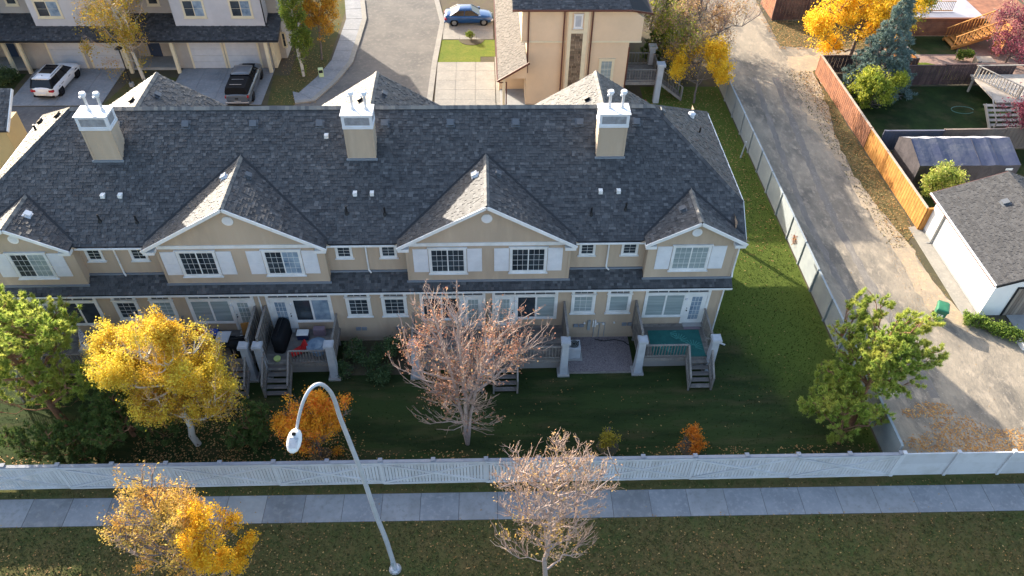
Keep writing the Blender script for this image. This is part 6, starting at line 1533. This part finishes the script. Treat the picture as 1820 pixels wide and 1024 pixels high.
tree('yellow_maple', 'half bare tree with pale yellow leaves and one dense orange side below the footpath', (-11.9, 14.2, 0), 7.8, (-12.2, 15.1, 4.3), (2.85, 2.3, 3.6), .14, (18, 90, 650, 3000), 5, bark, bark_p,
     None, 0, leafparts=[(lf_pale, 15000, lambda P: P[:, 0] < -10.9), (leafmat('amber_gold_leaf', [(.8, .45, .02), (.85, .55, .04), (.75, .4, .02)], .4), 15000, lambda P: P[:, 0] > -11.0)], lsize=.046, lspread=.1, maxlen=(6, 2, 1, .55), lo=.15, twig_r=.008)
tree('yellow_birch', 'big dense yellow birch in front of the left decks', (-14.3, 22.0, 0), 9.3, (-15.0, 22.6, 5.0), (3.3, 2.7, 4.8), .17, (26, 150, 900, 4200), 6, bark_w, bark_t,
     None, 0, .046, .13, 'ellipsoid', leafparts=[(lf_yellow, 84000, lambda P: P[:, 2] > 3.6 + .4 * np.sin(P[:, 0] * 3)), (leafmat('amber_birch_leaf', [(.65, .38, .04), (.7, .46, .06), (.5, .24, .04), (.62, .5, .1)], .4), 22000, lambda P: P[:, 2] < 4.6 + .5 * np.sin(P[:, 0] * 4))], maxlen=(8, 2.6, 1.3, .7), lo=.3, droop=.15)
tree('pine_tree', 'bushy green pine with reddish trunk at the left edge', (-21.2, 23.4, 0), 8, (-22.2, 23.7, 4.6), (4.3, 3.2, 3.7), .2, (24, 120, 700, 1600), 7, bark_r, bark_r,
     nd_pine, 130000, .22, style='needle', maxlen=(6, 2.0, 1.1, .5), lo=.35, lift=-.1)
tree('pine_tree', 'dark low evergreen between the left pine and the birch', (-17.6, 22.6, 0), 4, (-17.4, 22.6, 2.0), (2.6, 2.0, 1.8), .12, (16, 80, 400, 900), 8, bark_r, bark_r,
     nd_dark, 45000, .2, style='needle', maxlen=(4, 1.6, .9, .4), lo=.3, lift=-.1)
tree('evergreen_shrub', 'dark evergreen bush right of the yellow birch by the fence', (-11.3, 21.9, 0), 2.6, (-11.4, 22.0, 1.4), (1.5, 1.3, 1.3), .08, (10, 50, 260, 600), 9, bark_r, bark_r, nd_dark, 22000, .16, style='needle', maxlen=(2, 1, .6, .3), lo=.3, category='shrub')
tree('evergreen_shrub', 'wide dark evergreen bush under the left pine by the fence', (-20.6, 21.3, 0), 2.6, (-20.4, 21.4, 1.3), (3.4, 1.2, 1.3), .08, (12, 60, 300, 800), 10, bark_r, bark_r, nd_dark, 30000, .18, style='needle', maxlen=(3, 1.2, .6, .3), lo=.3, category='shrub')
tree('orange_maple', 'small orange tree behind the street lamp arm', (-8.2, 21.2, 0), 4.6, (-8.1, 21.5, 2.4), (1.75, 1.4, 2.1), .08, (16, 70, 380, 1500), 11, bark, bark,
     None, 0, leafparts=[(lf_orange, 27000, None)], lsize=.048, lspread=.12, maxlen=(3, 1.4, .8, .45), lo=.2)
shrub('yellow_sapling', 'small yellow green sapling behind the white fence', (5.95, 21.3, 0), .5, 1.7, leafmat('olive_yellow_leaf', [(.35, .27, .03), (.5, .38, .04), (.25, .22, .03)]), 1500, .045, 12, category='sapling')
shrub('orange_sapling', 'small bright orange sapling behind the white fence', (10.0, 21.2, 0), .68, 1.45, leafmat('bright_orange_leaf', [(.7, .22, .02), (.75, .3, .03), (.6, .16, .02)]), 2600, .045, 13, category='sapling')
tree('pine_tree', 'green pine leaning over the grey fence at the lane', (18.6, 22.4, 0), 7.2, (18.9, 23.6, 4.5), (3.0, 2.6, 2.8), .17, (30, 150, 750, 1500), 14, bark_r, bark_r,
     nd_pine, 95000, .2, style='needle', maxlen=(6, 1.8, 1.0, .4), lo=.25, lift=-.1, clump=.2)
tree('pine_tree', 'lower shaded pine in the lawn corner behind the white fence', (17.6, 21.3, 0), 3.2, (17.4, 21.9, 1.9), (2.5, 1.6, 1.6), .1, (14, 80, 430, 900), 15, bark_r, bark_r,
     nd_pine, 42000, .18, style='needle', maxlen=(3, 1.4, .8, .35), lo=.3, lift=-.1, clump=.2)
for i, (x, y, r, h, lab) in enumerate([(-7.2, 27.3, .55, 1.5, 'dark upright juniper left in the bed between two decks'), (-6.2, 27.0, .7, 1.2, 'rounded dark bush in the middle of the bed between two decks'), (-5.1, 27.2, .6, 1.8, 'taller green bush at the right of the bed, touching the bare tree'), (-7.5, 26.3, .5, .8, 'low dark bush beside the blue table deck post'), (-5.7, 26.1, .7, .8, 'low spreading bush at the lawn edge of the bed')]):
    shrub('garden_shrub', lab, (x, y, 0), r, h, lf_shrub, 4200, .05, 20 + i, 'shrubs in the bed between two decks')
for i, (x, y, r, h, lab) in enumerate([(-19.4, 27.0, .7, 1.4, 'dark bush in the bed behind the left pine'), (-17.3, 27.1, .8, 1.2, 'dark bush in the bed behind the yellow birch')]):
    shrub('garden_shrub', lab, (x, y, 0), r, h, lf_shrub, 4000, .05, 30 + i)
# across the court
tree('weeping_birch', 'tall birch with hanging gold leaves before the grey townhouses', (-28.0, 58.0, 0), 9.5, (-28.8, 58.3, 6.2), (3.6, 2.6, 4.4), .15, (18, 90, 420, 1500), 31, bark_w, bark_t,
     None, 0, leafparts=[(leafmat('gold_green_leaf', [(.5, .33, .04), (.62, .4, .05), (.3, .3, .05), (.45, .22, .04)]), 11000, None)], lsize=.07, lspread=.13, maxlen=(6, 2.4, 1.3, .8), lo=.35, droop=.8, twig_r=.007)
tree('columnar_aspen', 'narrow green aspen column at the end of the grey townhouses', (-15.0, 58.5, 0), 10.5, (-15.1, 58.6, 5.7), (1.3, 1.2, 5.4), .13, (22, 110, 500, 1500), 32, bark_w, bark,
     lf_green, 22000, .075, .13, lift=-.3, maxlen=(3, 1.5, .8, .5), lo=.2)
tree('orange_maple', 'small orange gold tree beside the columnar aspen', (-13.9, 61.3, 0), 6.3, (-13.6, 61.8, 4.3), (2.0, 1.8, 2.1), .09, (16, 80, 400, 1300), 33, bark, bark, None, 0,
     leafparts=[(leafmat('amber_leaf', [(.55, .3, .03), (.62, .36, .04), (.45, .2, .03)]), 13000, None)], lsize=.075, lspread=.14, maxlen=(3.5, 1.6, .9, .5), lo=.2)
tree('maple_tree', 'green and orange tree at the upper left edge', (-40.5, 56.0, 0), 5.5, (-40.3, 56.2, 3.4), (2.6, 2.2, 2.3), .12, (16, 80, 400, 1200), 34, bark, bark, None, 0,
     leafparts=[(lf_green, 8000, None), (lf_orange, 5000, lambda P: P[:, 2] > 3.6)], lsize=.075, lspread=.16, maxlen=(3.5, 1.6, .9, .5), lo=.2)
shrub('garden_shrub', 'shaded bush on the lawn beside the white car', (-39.0, 57.6, 0), 1.2, 1.2, lf_shrub, 4000, .07, 35)
shrub('flower_bed_plant', 'green plant in the oval mulch bed', (cb.x - .1, cb.y + .2, .04), .4, .6, lf_green, 700, .06, 36, category='plant')
# right of the tan house
tree('bare_tree', 'pinkish half bare tree between the tan house and the lane', (16.8, 57.8, 0), 10, (17.6, 58.0, 5.6), (5.0, 4.2, 4.9), .16, (26, 160, 1000, 4600), 41, bark, bark_p, None, 0,
     leafparts=[(lf_tan, 14000, None), (lf_lime, 6000, lambda P: (P[:, 0] < 16.6))], lsize=.07, lspread=.2, maxlen=(7, 2.6, 1.4, .8), lo=.1, twig_r=.012)
tree('yellow_maple', 'small bright yellow tree before the pinkish bare tree', (17.0, 53.9, 0), 5.2, (17.0, 54.6, 3.2), (3.1, 2.3, 2.2), .09, (14, 70, 350, 1000), 42, bark, bark, lf_gold, 14000, .07, .16, maxlen=(4, 1.7, 1, .5), lo=.2, clump=.3)
tree('pine_tree', 'dark green spruce tucked behind the tan house deck', (15.2, 60.3, 0), 6, (15.2, 60.4, 3.3), (1.6, 1.5, 3.0), .12, (20, 90, 400, 800), 43, bark, bark, nd_dark, 30000, .22, style='needle', shape='cone', maxlen=(2, 1.2, .7, .4), lo=.4)
tree('yellow_maple', 'yellow and green tree at the top edge left of the lane', (15.6, 67, 0), 8, (16.0, 67, 5.0), (3.2, 3, 2.8), .14, (16, 90, 400, 1200), 44, bark, bark, lf_lime, 11000, .09, .22, maxlen=(5, 2, 1, .6), lo=.2)
tree('yellow_maple', 'big golden yellow tree behind the blue spruce', (32.0, 60.5, 0), 8.5, (32.2, 60.4, 4.9), (5.4, 4.4, 4.0), .18, (20, 110, 600, 2200), 45, bark, bark, lf_gold, 48000, .085, .24, maxlen=(7, 2.6, 1.4, .7), lo=.25, clump=.25)
tree('yellow_maple', 'orange and olive tree right of the blue spruce', (37.6, 64.3, 0), 5.5, (37.8, 64.6, 3.4), (2.4, 1.8, 2.0), .1, (14, 70, 350, 900), 46, bark, bark, None, 0, leafparts=[(lf_gold, 5000, lambda P: P[:, 2] > 3.6), (lf_lime, 7000, None)], lsize=.085, lspread=.2, maxlen=(4, 1.7, 1, .5), lo=.2)
tree('blue_spruce', 'tall blue spruce in front of the golden tree', (32.2, 55.3, 0), 9.2, (32.2, 55.3, 4.8), (2.7, 2.5, 4.5), .16, (60, 260, 700, 1500), 47, bark, bark, nd_blue, 95000, .26, style='needle', shape='cone', maxlen=(3, 1.5, .8, .4), lo=.35, lift=.1, wob=.06, trunk_top=9.3)
tree('yellow_shrub', 'yellow green bush at the corner of the red brown fence', (30.3, 52.9, 0), 3.4, (30.6, 52.9, 1.9), (2.3, 1.8, 1.9), .07, (14, 70, 380, 1100), 48, bark, bark, lf_lime, 15000, .085, .15, maxlen=(3, 1.3, .8, .4), lo=.2, category='shrub')
tree('yellow_shrub', 'small yellow green tree squeezed between shelter and garage', (31.0, 40.6, 0), 3.2, (31.0, 40.8, 1.8), (1.4, 1.2, 1.7), .06, (12, 60, 300, 800), 49, bark, bark, leafmat('yellow_tip_leaf', [(.62, .55, .15), (.4, .45, .08), (.28, .36, .06), (.7, .55, .2)], .4, (.25, .33, .06), 1.6), 9000, .075, .12, maxlen=(2, 1.1, .7, .35), lo=.2, category='shrub')
tree('crab_apple', 'burgundy crab apple tree at the right edge by the taupe fence', (41.8, 46.0, 0), 6, (41.6, 47.0, 3.2), (3.2, 3.8, 2.9), .12, (18, 90, 450, 1700), 50, bark, bark, lf_wine, 24000, .075, .18, maxlen=(4, 1.8, 1, .5), lo=.2)
tree('crab_apple', 'burgundy crab apple tree above the small timber deck', (46.0, 60.2, 0), 5, (46.0, 60.2, 3.0), (3.0, 2.7, 2.4), .1, (16, 80, 400, 1300), 51, bark, bark_p, lf_wine, 11000, .075, .2, maxlen=(4, 1.7, .9, .5), lo=.2)
tree('bare_tree', 'pale leafless tree at the top right corner', (50, 62, 0), 7, (48.6, 64.5, 5.5), (2.6, 2.8, 3.0), .12, (18, 90, 500, 1500), 52, bark_t, bark_t, None, 0, maxlen=(5, 2, 1.1, .7), lo=.1, twig_r=.012)
shrub('garden_shrub', 'green bush at the corner of the brick patio', (42.5, 61.0, 0), .7, .9, lf_green, 1200, .08, 53)
for i in range(6):
    p = gp(1722, 572).lerp(gp(1808, 604), i / 5)
    shrub('hedge_plant', 'leafy green hedge plant, ' + ['nearest the white garage corner', 'second from the white garage corner', 'third from the white garage corner', 'fourth from the white garage corner', 'fifth, close to the low white wall', 'last one beside the low white wall end'][i], (p.x, p.y - .1, 0), .5, .65, leafmat('hedge_leaf', [(.09, .16, .02), (.16, .24, .035), (.24, .3, .06)], .3), 1500, .06, 60 + i, 'hedge plants in a row by the garage', category='hedge plant')
shrub('vine_plant', 'rusty orange vine spilling over the grey fence', (19.9, 36.0, 0), .45, 1.5, lf_rust, 900, .07, 70, category='vine')
# firewood and odds on the far patio
tag(MB().box(43.0, 44.4, 59.2, 60.3, 0, .7).build('garden_table', cap_l, None), 'pale timber garden table on the brick patio', 'table')
pc = empty('garden_chair', (42.6, 58.4, 0), .4, 'weathered garden chair on the brick patio', 'chair')
MB().box(-.28, .28, -.28, .28, .38, .44).build('seat', wood_g, pc, world=False); MB().box(-.28, .28, .24, .3, .44, 1.05).build('backrest', wood_g, pc, world=False)
for a_ in (-.24, .24):
    for b_ in (-.24, .24): MB().box(a_ - .03, a_ + .03, b_ - .03, b_ + .03, 0, .38).build('leg', wood_g, pc, world=False)
rk = mat('red_frame_metal', (.4, .05, .07), .5)
bk = empty('red_cart', (12.6, 53.0, 0), .2, 'red wheeled cart under the raised deck of the tan house', 'cart')
MB().box(-.4, .4, -.25, .25, .3, .36).bar((-.4, 0, .33), (-.7, 0, 1.0), .04, .04).bar((.35, -.25, .33), (.35, .25, .7), .04, .04).build('frame', rk, bk, world=False)
for s in (-.3, .3): MB().cyl((s, .2), .2, -.3, -.25, 16, axis='y').build('wheel', tyre_m, bk, world=False)
tag(MB().tube([(19.3 - .4, 46.2, 0), (19.3 - .3, 46.2, 1.4)], .05, 8).build('marker_post', lamp_m, None), 'pale marker post leaning beside the grey fence', 'post')
hl_ = mat('hose_green', (.1, .2, .15), .5)
hs = MB().tube([(38.6 + .9 * math.cos(a), 52.6 + .55 * math.sin(a), .03) for a in np.linspace(0, 5.6, 26)], .03, 6)
tag(hs.build('garden_hose', hl_, None), 'garden hose lying in a loop on the shaded yard lawn', 'hose')
tag(MB().tube([(3.9 + 2.2, 28.5, .05), (6.6, 28.35, .06), (7.2, 28.45, .05), (7.7, 28.3, .06), (8.0, 28.0, .05)], .025, 6).build('garden_hose', black, None), 'black hose lying on the river rock bed along the wall', 'hose')
